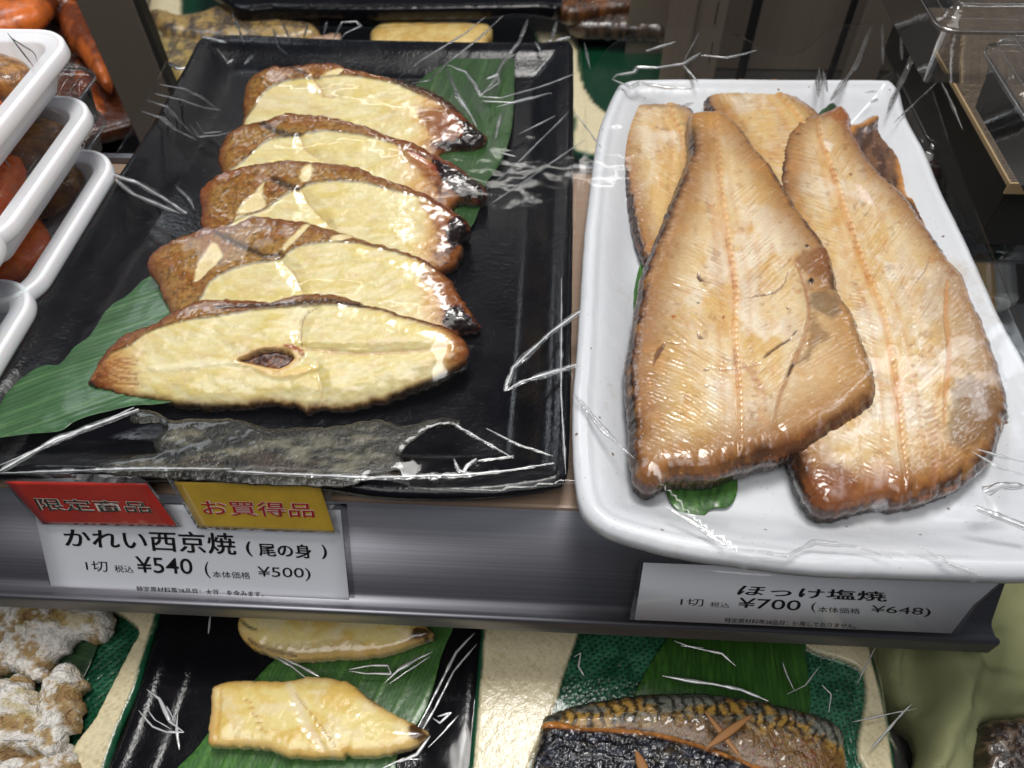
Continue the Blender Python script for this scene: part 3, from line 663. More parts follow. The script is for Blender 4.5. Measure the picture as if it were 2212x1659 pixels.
    o = slab('grilled_fillet', outline, plane, res, p, M['hokke'], bulge=bulge, ew=.010, thick=thick, rough=.0005, seed=seed, skirt=skirt, step=6,
             levels=[(.0009, .05), (.0016, .22), (.0012, .45), (-.0002, .62), (.0004, .8), (-.003, 1.0)])
    tag(o, label, 'fish', 'opened grilled fillets on the white tray'); TOPS['w'].append(slab.last); return o
def marks(c, col, dh, lst):
    for kind, pts, wd, cc, k, dp in lst:
        m = strk(c.px, c.py, pts, wd, .8, 1.6, 7) if kind == 's' else blob(c.px, c.py, pts, wd, wd * .8, 7)
        col = mixc(col, lin(*cc), m * k); dh = dh + m * dp
    return col, dh
def ell(x, y, a, b): return [(x - a, y), (x, y - b), (x + a, y), (x, y + b)]
def ex1(c, col, dh, n1, n2, n3):
    L = [('b', [(1700, 880), (1720, 800), (1740, 720), (1760, 660), (1800, 640), (1850, 720), (1880, 810), (1870, 860), (1800, 910), (1700, 950), (1672, 930)], 14, (200, 158, 104), .38, .9),
         ('b', [(1710, 800), (1735, 760), (1745, 690), (1770, 720), (1790, 745), (1760, 765), (1735, 800)], 10, (112, 78, 44), .6, 0),
         ('b', [(1740, 655), (1770, 640), (1800, 655), (1812, 690), (1790, 705), (1750, 690)], 10, (104, 90, 72), .65, .3),
         ('b', [(1712, 575), (1740, 555), (1785, 545), (1795, 600), (1760, 620), (1720, 600)], 9, (116, 62, 30), .6, .5),
         ('b', ell(1745, 622, 9, 8), 3, (30, 18, 14), 1, .9), ('b', ell(1738, 547, 6, 4), 2, (20, 14, 12), 1, .5), ('b', ell(1753, 490, 5, 4), 2, (30, 18, 14), 1, .4),
         ('s', [(1718, 590), (1735, 640), (1742, 700), (1725, 760), (1703, 810), (1680, 870), (1668, 925)], 4, (150, 96, 52), .6, -.8),
         ('s', [(1711, 794), (1704, 806), (1698, 824)], 2.6, (60, 44, 40), .95, -1), ('s', [(1698, 603), (1690, 625), (1670, 645), (1640, 652), (1615, 656)], 1.6, (120, 90, 80), .8, -.6),
         ('s', [(1704, 745), (1685, 757), (1662, 772), (1645, 788)], 2.4, (80, 56, 46), .9, -.9), ('s', [(1716, 728), (1706, 738)], 2, (60, 44, 40), .8, -.6), ('b', ell(1697, 680, 4, 4), 2, (90, 56, 40), .9, -.7),
         ('b', [(1505, 600), (1512, 612), (1520, 622), (1509, 622), (1502, 612)], 2, (90, 58, 40), .95, -1.3), ('b', ell(1505, 669, 5, 2.5), 1.5, (24, 20, 22), 1, -.4), ('b', [(1501, 728), (1512, 738), (1520, 748), (1506, 745)], 2, (110, 72, 50), .95, -1.3),
         ('b', [(1420, 765), (1434, 753), (1432, 766), (1420, 785), (1408, 806), (1412, 785)], 2.5, (104, 66, 46), .95, -1.4), ('s', [(1434, 753), (1450, 757), (1466, 757)], 1.6, (150, 112, 74), .8, -.4),
         ('b', ell(1522, 812, 9, 3), 1.5, (120, 80, 56), .9, -.9), ('b', ell(1523, 848, 5, 3), 1.5, (150, 104, 74), .8, -.6), ('s', [(1522, 806), (1560, 812), (1600, 808), (1640, 800)], 1.5, (170, 128, 86), .6, -.4),
         ('b', ell(1453, 700, 7, 5), 2, (168, 92, 44), .9, .2), ('b', ell(1559, 700, 4, 5), 1.5, (150, 70, 30), .9, .2), ('s', [(1600, 800), (1640, 850), (1650, 900)], 5, (176, 120, 90), .4, 0)]
    for k in range(9): L.append(('b', ell(1625 + 4 * (k % 2), 800 + k * 17, 14, 4), 4, (164, 112, 78), .55, -.2))
    # lower end: browned
    b = ss(985, 1035, c.py + .10 * (c.px - 1450) + 26 * (n3 - .5)); col = mixc(col, lin(150, 98, 52), b * .6)
    r = ss(-60, 8, (c.px - 1690) * .45 + (c.py - 950) * .9); r = r * ss(1600, 1700, c.px); col = mixc(col, lin(128, 76, 36), r * .45)
    col = mixc(col, HD, ss(1, 0, 1) * 0 * r)
    t = 1 - ss(250, 330, c.py + 30 * (n1 - .5)); col = mixc(col, lin(196, 146, 80), t * .5)
    return marks(c, col, dh, L)
def ex2(c, col, dh, n1, n2, n3):
    L = [('b', [(1975, 640), (2060, 600), (2105, 690), (2130, 760), (2150, 850), (2120, 900), (2060, 860), (2010, 760)], 22, (176, 150, 122), .5, .5),
         ('b', [(2040, 850), (2075, 825), (2130, 845), (2160, 880), (2130, 950), (2070, 990), (2030, 950), (2040, 890)], 16, (112, 80, 52), .7, .4),
         ('b', ell(1917, 406, 11, 7), 3, (24, 18, 20), 1, .9), ('b', ell(1919, 421, 4, 3), 2, (40, 28, 24), 1, .4), ('b', ell(2046, 605, 14, 18), 9, (140, 88, 52), .6, 0),
         ('b', [(1850, 410), (1870, 430), (1885, 455), (1878, 462), (1852, 440), (1838, 415)], 7, (244, 222, 204), .8, .3), ('b', [(1772, 318), (1795, 325), (1790, 345), (1775, 335)], 4, (244, 228, 205), .8, .3),
         ('s', [(2037, 620), (2033, 700), (2040, 780), (2034, 850), (2030, 930)], 4, (192, 132, 74), .7, -.7), ('b', ell(1832, 392, 4, 5), 2, (110, 60, 30), .9, .2), ('b', ell(1720, 303, 8, 4), 2.5, (90, 52, 28), .8, .2),
         ('s', [(2000, 570), (1990, 600), (1970, 625)], 1.6, (150, 120, 100), .7, -.4)]
    for k in range(12): L.append(('b', ell(1958 + k * 3.0 + 2 * (k % 2), 760 + k * 22, 9, 4), 3.5, (150, 100, 66), .6, .25))
    for k in range(13): L.append(('s', [(1985 + k * 2.2, 905 + 13 * k), (2015, 893 + 13 * k)], 3.4, (166, 112, 86), .5, -.2))
    b = ss(1000, 1070, c.py - .02 * (c.px - 1900) + 40 * (n3 - .5)) * ss(2100, 1900, c.px); col = mixc(col, lin(150, 92, 50), b * .7)
    m = blob(c.px, c.py, [(1730, 1040), (1800, 1010), (1850, 1060), (1800, 1110), (1740, 1080)], 14, 10, 5); col = mixc(col, lin(118, 66, 34), m * .7)
    t = blob(c.px, c.py, [(1765, 240), (1840, 225), (1850, 290), (1870, 340), (1850, 335), (1820, 290), (1775, 262)], 12, 10, 6); col = mixc(col, lin(150, 84, 36), t * .8)
    return marks(c, col, dh, L)
def ex5(c, col, dh, n1, n2, n3):
    k = fbm(c.px / 10, c.py / 14, 77)
    a = mixc(np.tile(lin(116, 84, 62), (len(c.px), 1)), lin(78, 56, 46), ss(.35, .6, n3)); a = mixc(a, lin(150, 116, 96), ss(.6, .75, k) * .6)
    e = 1 - ss(1.5, 6, c.d + 2 * (n2 - .5)); a = mixc(a, lin(186, 128, 66), e); a = mixc(a, lin(206, 150, 90), (1 - ss(0, 1.6, c.d)) * .6)
    return a, dh * .3 - ss(2, 12, c.d) * 2.5
fillet('dark skin side up fillet half hidden at the back right of the white tray', [(1836, 276), (1850, 270), (1866, 264), (1880, 254), (1900, 249), (1922, 258), (1939, 280), (1947, 318), (1951, 373), (1958, 420), (1979, 434), (1998, 458), (2006, 484), (2000, 520), (1940, 520), (1860, 420), (1820, 330)],
       [(1830, 250), (1900, 520)], Plane(.020), 301, .008, .002, ex5)
def edge_left(x0, x1): return lambda px, py: 1 - ss(x0, x1, px)
fillet('small narrow fillet at the back left corner of the white tray', [(1343, 247), (1348, 233), (1360, 230), (1389, 223), (1421, 217), (1430, 208), (1440, 213), (1461, 207), (1470, 216), (1476, 228), (1498, 243), (1520, 300), (1500, 440), (1450, 560), (1404, 566), (1389, 545), (1371, 491), (1357, 418), (1343, 345), (1339, 291)],
       [(1438, 215), (1452, 260), (1475, 330), (1480, 560)], Plane(.0165), 211, .009, .003, None, (4, 16), gold=.12, side=edge_left(1300, 1480), bw=5)
fillet('golden fillet across the back middle of the white tray', [(1523, 193), (1534, 177), (1548, 178), (1557, 174), (1566, 186), (1575, 193), (1580, 184), (1586, 174), (1616, 173), (1640, 180), (1660, 174), (1680, 173), (1690, 188), (1707, 202), (1743, 226), (1768, 248), (1790, 300), (1740, 430), (1690, 460), (1640, 420), (1600, 350), (1552, 258), (1530, 236)],
       [(1655, 185), (1690, 225), (1725, 265), (1760, 330)], Plane(.0205), 221, .009, .003, None, (4, 18), gold=.12, bw=5, side=edge_left(1500, 1560))
fillet('big right hand fillet beside the right rim of the white tray', [(1684, 340), (1690, 306), (1698, 291), (1730, 259), (1752, 256), (1770, 250), (1795, 240), (1816, 234), (1834, 254), (1836, 280), (1866, 336), (1907, 386), (1952, 427), (1989, 482), (2025, 532), (2052, 573), (2084, 604), (2098, 652), (2125, 708), (2148, 776),
    (2166, 830), (2175, 889), (2161, 926), (2143, 980), (2093, 1026), (2025, 1058), (1952, 1076), (1916, 1074), (1870, 1082), (1830, 1092), (1785, 1098), (1760, 1080), (1735, 1040), (1722, 1000), (1700, 940), (1700, 800), (1690, 600), (1680, 430)],
       [(1761, 250), (1766, 309), (1793, 386), (1812, 450), (1829, 500), (1852, 568), (1870, 617), (1898, 685), (1916, 776), (1930, 867), (1939, 958), (1952, 1060)], Plane(.0215, -.01, .3), 231, .0150, .005, ex2, (6, 22), side=edge_left(1700, 1800))
fillet('big central fillet lying in front on top of the others on the white tray', [(1489, 262), (1502, 248), (1543, 245), (1570, 254), (1602, 282), (1625, 318), (1661, 359), (1693, 409), (1720, 454), (1748, 491), (1784, 541), (1798, 586), (1811, 640), (1843, 688), (1861, 744), (1879, 789), (1886, 839), (1875, 869), (1839, 895), (1789, 927), (1730, 962),
    (1660, 984), (1593, 1002), (1543, 1019), (1500, 1022), (1452, 1022), (1410, 1042), (1385, 1036), (1370, 1003), (1364, 912), (1357, 821), (1359, 776), (1371, 708), (1389, 603), (1411, 539), (1434, 480), (1452, 434), (1475, 379), (1492, 329)],
       [(1543, 245), (1548, 330), (1552, 409), (1561, 480), (1570, 545), (1584, 640), (1582, 730), (1588, 800), (1593, 867), (1596, 1010)], Plane(.0290, .0, .3, .03, .12), 241, .0165, .005, ex1, (6, 27), side=edge_left(1330, 1420))

# ================================================================== price cards and tags on the rail
PR = Plane(0, 1.96, .174)                          # the slanted face of the rail
def placard(name, outer, paper, words, label, plane, lift, pmat, group=None, curl=None):
    r = empty(name, (0, 0, 0), label, 'price card' if 'card' in name else 'tag', group)
    sheet('sleeve', outer, plane, M['clear'], r, .0003, lift)
    sheet('paper', paper, plane, pmat, r, .0003, lift + .0009)
    for w_ in words:
        body, quad, mat, bold = w_[:4]
        if bold >= .01 and bold < .02 and mat is K_:
            bold = .004; word(body, [(x + 1.7, y + .5) for x, y in quad], plane, mat, r, bold, lift + .00117)
        word(body, quad, plane, mat, r, bold, lift + .0009 + .00025 + (w_[4] if len(w_) > 4 else 0))
    return r
K_ = M['ink']
placard('price_card', [(78, 1083), (750, 1086), (768, 1299), (112, 1275)], [(74, 1075), (738, 1097), (757, 1297), (118, 1271)], [
    ('かれい西京焼', [(142, 1134), (508, 1145), (514, 1192), (146, 1174)], K_, .012), ('(', [(533, 1163), (543, 1163), (549, 1195), (537, 1194)], K_, .01), ('尾の身', [(559, 1166), (672, 1170), (677, 1200), (564, 1194)], K_, .010),
    (')', [(697, 1170), (706, 1171), (709, 1201), (698, 1200)], K_, .01), ('1切', [(189, 1205), (236, 1206), (239, 1229), (193, 1226)], K_, 0), ('税込', [(251, 1214), (291, 1215), (294, 1231), (254, 1229)], K_, 0),
    ('¥540', [(296, 1195), (418, 1199), (422, 1234), (302, 1230)], K_, .006), ('（'.replace('（', '('), [(445, 1207), (454, 1207), (460, 1242), (448, 1241)], K_, 0), ('本体価格', [(462, 1227), (543, 1229), (545, 1244), (464, 1241)], K_, 0),
    ('¥500)', [(559, 1217), (673, 1220), (675, 1248), (562, 1245)], K_, 0), ('特定原材料等28品目：大豆　を含みます。', [(299, 1259), (572, 1271), (573, 1285), (301, 1272)], K_, .006)],
    'white price card lettered かれい西京焼 ¥540 under the black tray', PR, .0012, M['card'])
placard('price_card', [(1383, 1196), (1600, 1204), (2160, 1236), (2150, 1254), (2100, 1298), (2062, 1358), (1358, 1328)], [(1388, 1204), (1600, 1212), (2151, 1244), (2092, 1294), (2045, 1355), (1369, 1326)], [
    ('ほっけ塩焼', [(1600, 1250), (1903, 1265), (1906, 1286), (1584, 1272)], K_, .010), ('1切', [(1468, 1279), (1516, 1281), (1516, 1297), (1466, 1294)], K_, 0), ('税込', [(1531, 1287), (1572, 1289), (1571, 1300), (1529, 1298)], K_, 0),
    ('¥700', [(1592, 1278), (1726, 1283), (1721, 1306), (1587, 1299)], K_, .006), ('(', [(1748, 1287), (1757, 1288), (1755, 1309), (1744, 1308)], K_, 0), ('本体価格', [(1761, 1297), (1851, 1301), (1850, 1313), (1759, 1309)], K_, 0),
    ('¥648)', [(1875, 1294), (2003, 1300), (1999, 1320), (1871, 1313)], K_, 0), ('特定原材料等28品目：使用しておりません。', [(1562, 1321), (1843, 1334), (1841, 1344), (1560, 1331)], K_, .006)],
    'white price card lettered ほっけ塩焼 ¥700 under the white tray', Plane(0, 1.7, .172), .0035, M['card'])
TG = Plane(.0005, 5.0, .1655)
def two(body, quad, mat, bold):
    return [(body, quad, M['outline'], bold + .022), (body, quad, mat, bold, .0003)]
placard('red_tag', [(-6, 1024), (291, 1026), (318, 1042), (390, 1137), (84, 1133)], [(14, 1037), (318, 1042), (384, 1135), (95, 1129)], two('限定商品', [(74, 1070), (319, 1079), (331, 1103), (90, 1098)], M['greenink'], .002),
    'red paper tag lettered 限定商品 above the price card', TG, 0, M['red'])
placard('yellow_tag', [(356, 1022), (708, 1032), (735, 1150), (428, 1140)], [(379, 1036), (692, 1042), (725, 1146), (433, 1135)], two('お買得品', [(433, 1073), (677, 1080), (682, 1111), (445, 1105)], M['redink'], .004),
    'yellow paper tag lettered お買得品 beside the red one', Plane(.0005, 4.0, .1665), .0006, M['yellow'])

# ================================================================== white tubs at the left
def tub(ox, oy, z, label, carrots, w_=.125, h_=.135, r=.024):
    """ox, oy: the far right corner of the rim"""
    cx, cy = ox - w_ / 2, oy - h_ / 2
    t = empty('white_tub', (0, 0, 0), label, 'food tub', 'white plastic tubs of fish and carrot stacked at the left')
    sweep_rect('body', cx, cy, z, w_, h_, r, [(.0095, -.0052), (.0125, -.020), (.0160, -.0265), (.020, -.027), (.05, -.027)], M['pp'], t, seg=14)
    sweep_rect('rim', cx, cy, z, w_, h_, r, [(.0095, -.0055), (.0010, -.0080), (.0002, -.0078), (0, -.0068), (.0004, -.0012), (.0012, -.0001), (.0024, .0003), (.0036, -.0005), (.0046, -.0013), (.0105, -.0017), (.0118, -.0030), (.0145, -.019), (.019, -.0255), (.03, -.026)], M['pp'], t, cap=True, seg=16)
    # ribs pressed in the flange corners
    P = rrect(w_ - .015, h_ - .015, r - .0075, 30)
    paths = []
    for i in range(0, 31):
        if carrots is None: break
        a = math.radians(90 * i / 30); p0 = P[i]; d = np.array([math.cos(a), math.sin(a)]) * .0024
        paths.append((np.array([[cx + p0[0] - d[0], cy + p0[1] - d[1], z - .0022], [cx + p0[0] + d[0], cy + p0[1] + d[1], z - .0018]]), .00035))
    tube('flange_rib', paths, M['pp'], t, 5)['kind'] = 'stuff'
    g = sweep_rect('cover_film', cx, cy, z + .0006, w_ - .004, h_ - .004, r - .002, [(0, -.0008), (.010, 0), (.030, .0012), (.05, .0014)], M['film'], t, cap=True, seg=10)
    return t, cx, cy
def lump(name, label, cat, cx, cy, z, ax, ay, az, c0, c1, mat, seed, rot=0, group=None, flatk=.2):
    nu, nv = 40, 22; u, v = np.meshgrid(np.linspace(0, 2 * np.pi, nu, endpoint=False), np.linspace(0, np.pi, nv)); u = u.ravel(); v = v.ravel()
    n = fbm(np.cos(u) * 2 + 5 + v, np.sin(u) * 2 + 5, seed); rr = .85 + .3 * n
    x = ax * rr * np.cos(u) * np.sin(v) ** .7; y = ay * rr * np.sin(u) * np.sin(v) ** .7; zz = az * np.sign(np.cos(v)) * np.abs(np.cos(v)) ** .8
    X = cx + x * math.cos(rot) - y * math.sin(rot); Y = cy + x * math.sin(rot) + y * math.cos(rot)
    k = fbm(X * 300, Y * 300, seed + 3); col = mixc(np.tile(c0, (len(X), 1)), c1, ss(.35, .65, k))
    i = np.arange(nu)[None]; j = np.arange(nv - 1)[:, None]; i2 = (i + 1) % nu
    F = np.stack([j * nu + i, (j + 1) * nu + i, (j + 1) * nu + i2, j * nu + i2], -1).reshape(-1, 4)
    return tag(mk(name, np.c_[X, Y, z + zz], F, mat, None, col), label, cat, group)
CO, CO2 = lin(236, 124, 52), lin(222, 96, 34); FB, FB2 = lin(176, 124, 62), lin(104, 66, 30)
place = ('in the top tub of the far stack', 'in the middle tub of the far stack', 'in the bottom tub of the far stack')
for k, (px_, py_, z_) in enumerate([(170, 62, .094), (219, 206, .062), (265, 322, .030)]):
    c_ = U(px_, py_, z_)
    t, cx, cy = tub(c_[0], c_[1], z_, ('topmost white tub of the far stack at the upper left', 'middle white tub of the far stack, under the topmost', 'bottom white tub of the far stack beside the black tray')[k], True)
    lump('carrot_chunk', 'boiled orange carrot chunk ' + place[k], 'carrot', cx + .015, cy - .014, z_ - .0105, .033, .028, .0115, CO, CO2, M['veg'], 5 + k, .5 + k, 'carrot chunks in the tubs')
    lump('fish_piece', 'brown simmered fish piece ' + place[k], 'fish', cx + .013, cy + .035, z_ - .0115, .034, .018, .011, FB, FB2, M['skin'], 15 + k, -.2 + .5 * k, 'simmered fish in the tubs')
for k, (px_, py_, z_) in enumerate([(100, 602, .030), (36, 474, .063)]):
    c_ = U(px_, py_, z_)
    tub(c_[0], c_[1], z_, ('lower white tub of the near stack at the left edge', 'upper white tub of the near stack, mostly outside the frame')[k], True)
def clearbox(ox, oy, z, w_, h_, d, r, label, ribs=0, name='clear_container'):
    t = empty(name, (0, 0, 0), label, 'container')
    cx, cy = ox, oy
    sweep_rect('lid', cx, cy, z, w_, h_, r, [(0, -.004), (0, 0), (.004, .0006), (.005, .006), (.009, .009), (.012, .0085), (.03, .0085)], M['clear'], t, cap=True, seg=10)
    sweep_rect('base', cx, cy, z, w_, h_, r, [(.0, -.0045), (.005, -.005), (.009, -d), (.03, -d)], M['clear'], t, cap=True, seg=10)
    for ins, dz, rr in ((0, -.002, .0005), (.0045, .003, .0003), (.0105, .009, .0005)):
        P = rrect(w_ - 2 * ins, h_ - 2 * ins, max(r - ins, .002), 10); P = np.r_[P, P[:1]]
        tube('rim_highlight', [(np.c_[cx + P[:, 0], cy + P[:, 1], np.full(len(P), z + dz)], rr * (.7 + .5 * vn(P[:, 0] * 90, P[:, 1] * 90, 3)))], M['bead'], t, 6)  # tubes added as bright highlight lines along the lid rim
    return t
c_ = U(215, 146, .050); clearbox(c_[0] - .055, c_[1] - .06, .050, .11, .12, .03, .012, 'clear lidded box tucked behind the white tubs')
c_ = U(244, 234, .022); clearbox(c_[0] - .0425, c_[1] - .045, .022, .085, .09, .02, .02, 'small clear lidded box just behind the tub stack')

tf = []
for z_, pts in ((.096, [(20, 79), (48, 98), (73, 114), (80, 132)]), (.096, [(16, 71), (40, 102), (73, 144)]), (.064, [(84, 220), (108, 236), (131, 246)]), (.032, [(141, 341), (160, 355), (180, 367)]), (.032, [(58, 436), (68, 452), (79, 466)]), (.064, [(2, 332), (14, 350), (24, 362)]), (.032, [(100, 378), (150, 402)])):
    q = smooth_loop(pts, 5, False); P = U(q[:, 0], q[:, 1], z_); tf.append((P, .0004 * (.3 + np.sin(np.pi * np.linspace(0, 1, len(P))))))
f = tube('film_shine', tf, M['fold'], bpy.data.objects['white_tub'], 6); f['kind'] = 'stuff'  # whitish tubes put in as the shiny streaks on the tub lids
# ================================================================== cellophane over both trays
def membrane(name, outline, rimz, tops, label, folds, lift=.0018, res=.0022, skirt=.0012, inner=None, soft=True):
    op = smooth_loop(outline, 14); W = U(op[:, 0], op[:, 1], Plane(rimz))[:, :2]
    x0, y0 = W.min(0) - res; x1, y1 = W.max(0) + res; nx = int((x1 - x0) / res) + 2; ny = int((y1 - y0) / res) + 2
    gx, gy = np.meshgrid(x0 + np.arange(nx) * res, y0 + np.arange(ny) * res); Q = np.c_[gx.ravel(), gy.ravel()]
    d, near = sdf(Q, W); D = d.reshape(ny, nx); inside = D < 0
    ob = np.full((ny, nx), -1.)
    for P in tops:
        ix = np.clip(((P[:, 0] - x0) / res + .5).astype(int), 0, nx - 1); iy = np.clip(((P[:, 1] - y0) / res + .5).astype(int), 0, ny - 1)
        np.maximum.at(ob, (iy, ix), P[:, 2] + lift)
    H = np.full((ny, nx), rimz); ob2 = np.maximum(ob, -1)
    base = rimz + .0 * H
    for it in range(700):
        A = .25 * (np.roll(H, 1, 0) + np.roll(H, -1, 0) + np.roll(H, 1, 1) + np.roll(H, -1, 1))
        H = np.where(inside, np.maximum(A, ob2), rimz)
    H = H + np.where(inside, .0007 * (fbm(gx * 60, gy * 60, 5) - .5) * ss(0, .02, -D), 0)
    idx = np.arange(nx * ny).reshape(ny, nx); F = np.stack([idx[:-1, :-1], idx[:-1, 1:], idx[1:, 1:], idx[1:, :-1]], -1).reshape(-1, 4)
    F = F[(d[F] < res * .35).all(1)]
    e = np.concatenate([F[:, [0, 1]], F[:, [1, 2]], F[:, [2, 3]], F[:, [3, 0]]]); key = e[:, 0] * (nx * ny) + e[:, 1]; rk = e[:, 1] * (nx * ny) + e[:, 0]
    be = e[~np.isin(key, rk)]; bv = np.unique(be); Q[bv] = near[bv]; h = H.ravel().copy(); h[bv] = rimz
    V = np.c_[Q, h]; V2 = V[bv].copy(); V2[:, 2] -= skirt
    pos = {v: i for i, v in enumerate(bv)}; a = np.array([pos[v] for v in be[:, 0]]); b = np.array([pos[v] for v in be[:, 1]]); n0 = len(V)
    F2 = np.stack([be[:, 0], n0 + a, n0 + b, be[:, 1]], 1)
    V = np.concatenate([V, V2]); FF = np.concatenate([F, F2]); us = np.unique(FF); rm = np.full(len(V), -1); rm[us] = np.arange(len(us))
    o = mk(name, V[us], rm[FF], M['film']); tag(o, label, 'plastic wrap')
    def Hs(x, y):
        fx = np.clip((x - x0) / res, 0, nx - 1.001); fy = np.clip((y - y0) / res, 0, ny - 1.001); i = fx.astype(int); j = fy.astype(int); u = fx - i; v = fy - j
        return (H[j, i] * (1 - u) + H[j, i + 1] * u) * (1 - v) + (H[j + 1, i] * (1 - u) + H[j + 1, i + 1] * u) * v
    def onfilm(px, py):
        z = np.full(len(px), rimz + .01)
        dr = ray(px, py)
        for _ in range(25):
            t = (z - CAM[2]) / dr[:, 2]; P = CAM + t[:, None] * dr; z = .5 * z + .5 * Hs(P[:, 0], P[:, 1])
        return P
    if folds:
        paths = []; wide = []
        for k, (pts, r) in enumerate(folds):
            pts = np.array(pts, float); q = []
            for i in range(len(pts) - 1):
                m = max(2, int(np.hypot(*(pts[i + 1] - pts[i])) / 5)); q += [pts[i] + (pts[i + 1] - pts[i]) * s / m for s in range(m)]
            q = np.array(q + [pts[-1]]); q += .4 * (np.c_[vn(q[:, 0] / 14, q[:, 1] / 14, k), vn(q[:, 0] / 14, q[:, 1] / 14, k + 50)] - .5) * 2
            P = onfilm(q[:, 0], q[:, 1]); P[:, 2] += r * .0004
            u = np.linspace(0, 1, len(P)); R = r * .0011 * (.15 + .85 * np.sin(np.pi * u) ** .6) * (.6 + .8 * vn(u * len(P) / 3, u * 0, k + 9))
            paths.append((P, R)); Q2 = P.copy(); Q2[:, 2] -= .0003
            wide.append((Q2, np.minimum(R * 3.8, .0021) * (1 if soft else .3) * (.6 + .6 * vn(u * len(P) / 6, u * 0, k + 29))))
        f = tube('fold', paths, M['fold'], o, 6, .8); f['kind'] = 'stuff'
        f = tube('fold_haze', wide, M['foldhaze'], o, 8, .16); f['kind'] = 'stuff'
    return o
membrane('plastic_wrap', [(405, 60), (500, 50), (800, 58), (1030, 40), (1140, 30), (1238, 66), (1262, 200), (1275, 420), (1284, 560), (1288, 760), (1291, 900), (1284, 1028), (1215, 1050), (1120, 1062), (1040, 1070), (900, 1060), (760, 1040), (400, 1030), (0, 1024), (-200, 1020), (-200, 800), (-60, 700), (100, 520), (250, 330), (330, 190)],
    .0235, TOPS['b'], 'clear cellophane stretched over the black tray of flatfish steaks', [
    ([(1274, 657), (1190, 718), (1108, 795), (1090, 845)], .6), ([(1288, 776), (1190, 805), (1125, 826), (1090, 845)], .6), ([(1108, 800), (1092, 835)], .4),
    ([(1049, 36), (1005, 72), (910, 130), (862, 166)], .35), ([(1087, 33), (1040, 78), (965, 138), (925, 175), (890, 180)], .4), ([(962, 142), (990, 210), (1015, 245), (1030, 274)], .45), ([(966, 140), (1005, 155), (1025, 180), (1038, 207), (1080, 160)], .5),
    ([(1140, 42), (1122, 90), (1090, 128), (1070, 165), (1052, 170), (1075, 160), (1078, 178), (1042, 203)], .6), ([(1172, 85), (1190, 90), (1203, 45)], .35), ([(1200, 88), (1232, 80)], .7), ([(1155, 88), (1168, 110)], .35),
    ([(1038, 208), (1080, 212), (1172, 186), (1245, 158)], .3), ([(1040, 218), (1110, 222), (1190, 200)], .3), ([(1070, 232), (1150, 208)], .25), ([(1082, 245), (1070, 300)], .4), ([(1060, 325), (1115, 338)], .3), ([(1230, 240), (1120, 350), (1050, 410)], .22),
    ([(1265, 300), (1150, 380), (1060, 440)], .2), ([(1200, 250), (1120, 290)], .25), ([(342, 182), (400, 192), (440, 212), (470, 236)], .3), ([(334, 202), (390, 215), (440, 232), (478, 238)], .3), ([(318, 216), (360, 230), (390, 262), (420, 292)], .3),
    ([(305, 240), (350, 254), (380, 280), (425, 302)], .3), ([(425, 262), (440, 288), (480, 284)], .3), ([(410, 268), (430, 295), (470, 292), (500, 285)], .25), ([(240, 376), (300, 396), (360, 432), (405, 462)], 1.3), ([(250, 388), (290, 420), (330, 436), (390, 462)], .7),
    ([(380, 402), (410, 430), (420, 452)], .35), ([(365, 135), (385, 150), (400, 148)], 1.0), ([(0, 1018), (120, 950), (300, 885)], .9), ([(0, 1005), (180, 930), (290, 880)], .4),
    ([(0, 1022), (300, 1012), (500, 1012)], .35), ([(490, 1018), (800, 1032), (1000, 1026), (1100, 1016), (1197, 1000)], .45), ([(975, 912), (1040, 950), (1110, 990)], .25), ([(1050, 925), (1120, 960), (1195, 985)], .2),
    ([(980, 990), (990, 1015), (1000, 1020), (1010, 1005), (1030, 990)], .45), ([(1030, 995), (1060, 992), (1110, 985)], .3), ([(1213, 600), (1212, 850), (1222, 1025)], .25), ([(1265, 700), (1278, 900), (1284, 1020)], .15),
    ([(608, 45), (628, 90)], .25), ([(665, 52), (655, 84)], .3), ([(706, 45), (698, 78)], .3), ([(720, 85), (738, 48), (770, 46), (780, 56), (745, 72), (732, 88)], .3), ([(500, 25), (515, 60), (528, 96)], .25), ([(590, 60), (600, 100), (622, 118)], .25),
    ([(545, 118), (528, 140)], .7), ([(505, 128), (490, 138)], .6), ([(435, 78), (460, 84), (490, 92)], .6)])
for t_ in TOPS['w']: pass
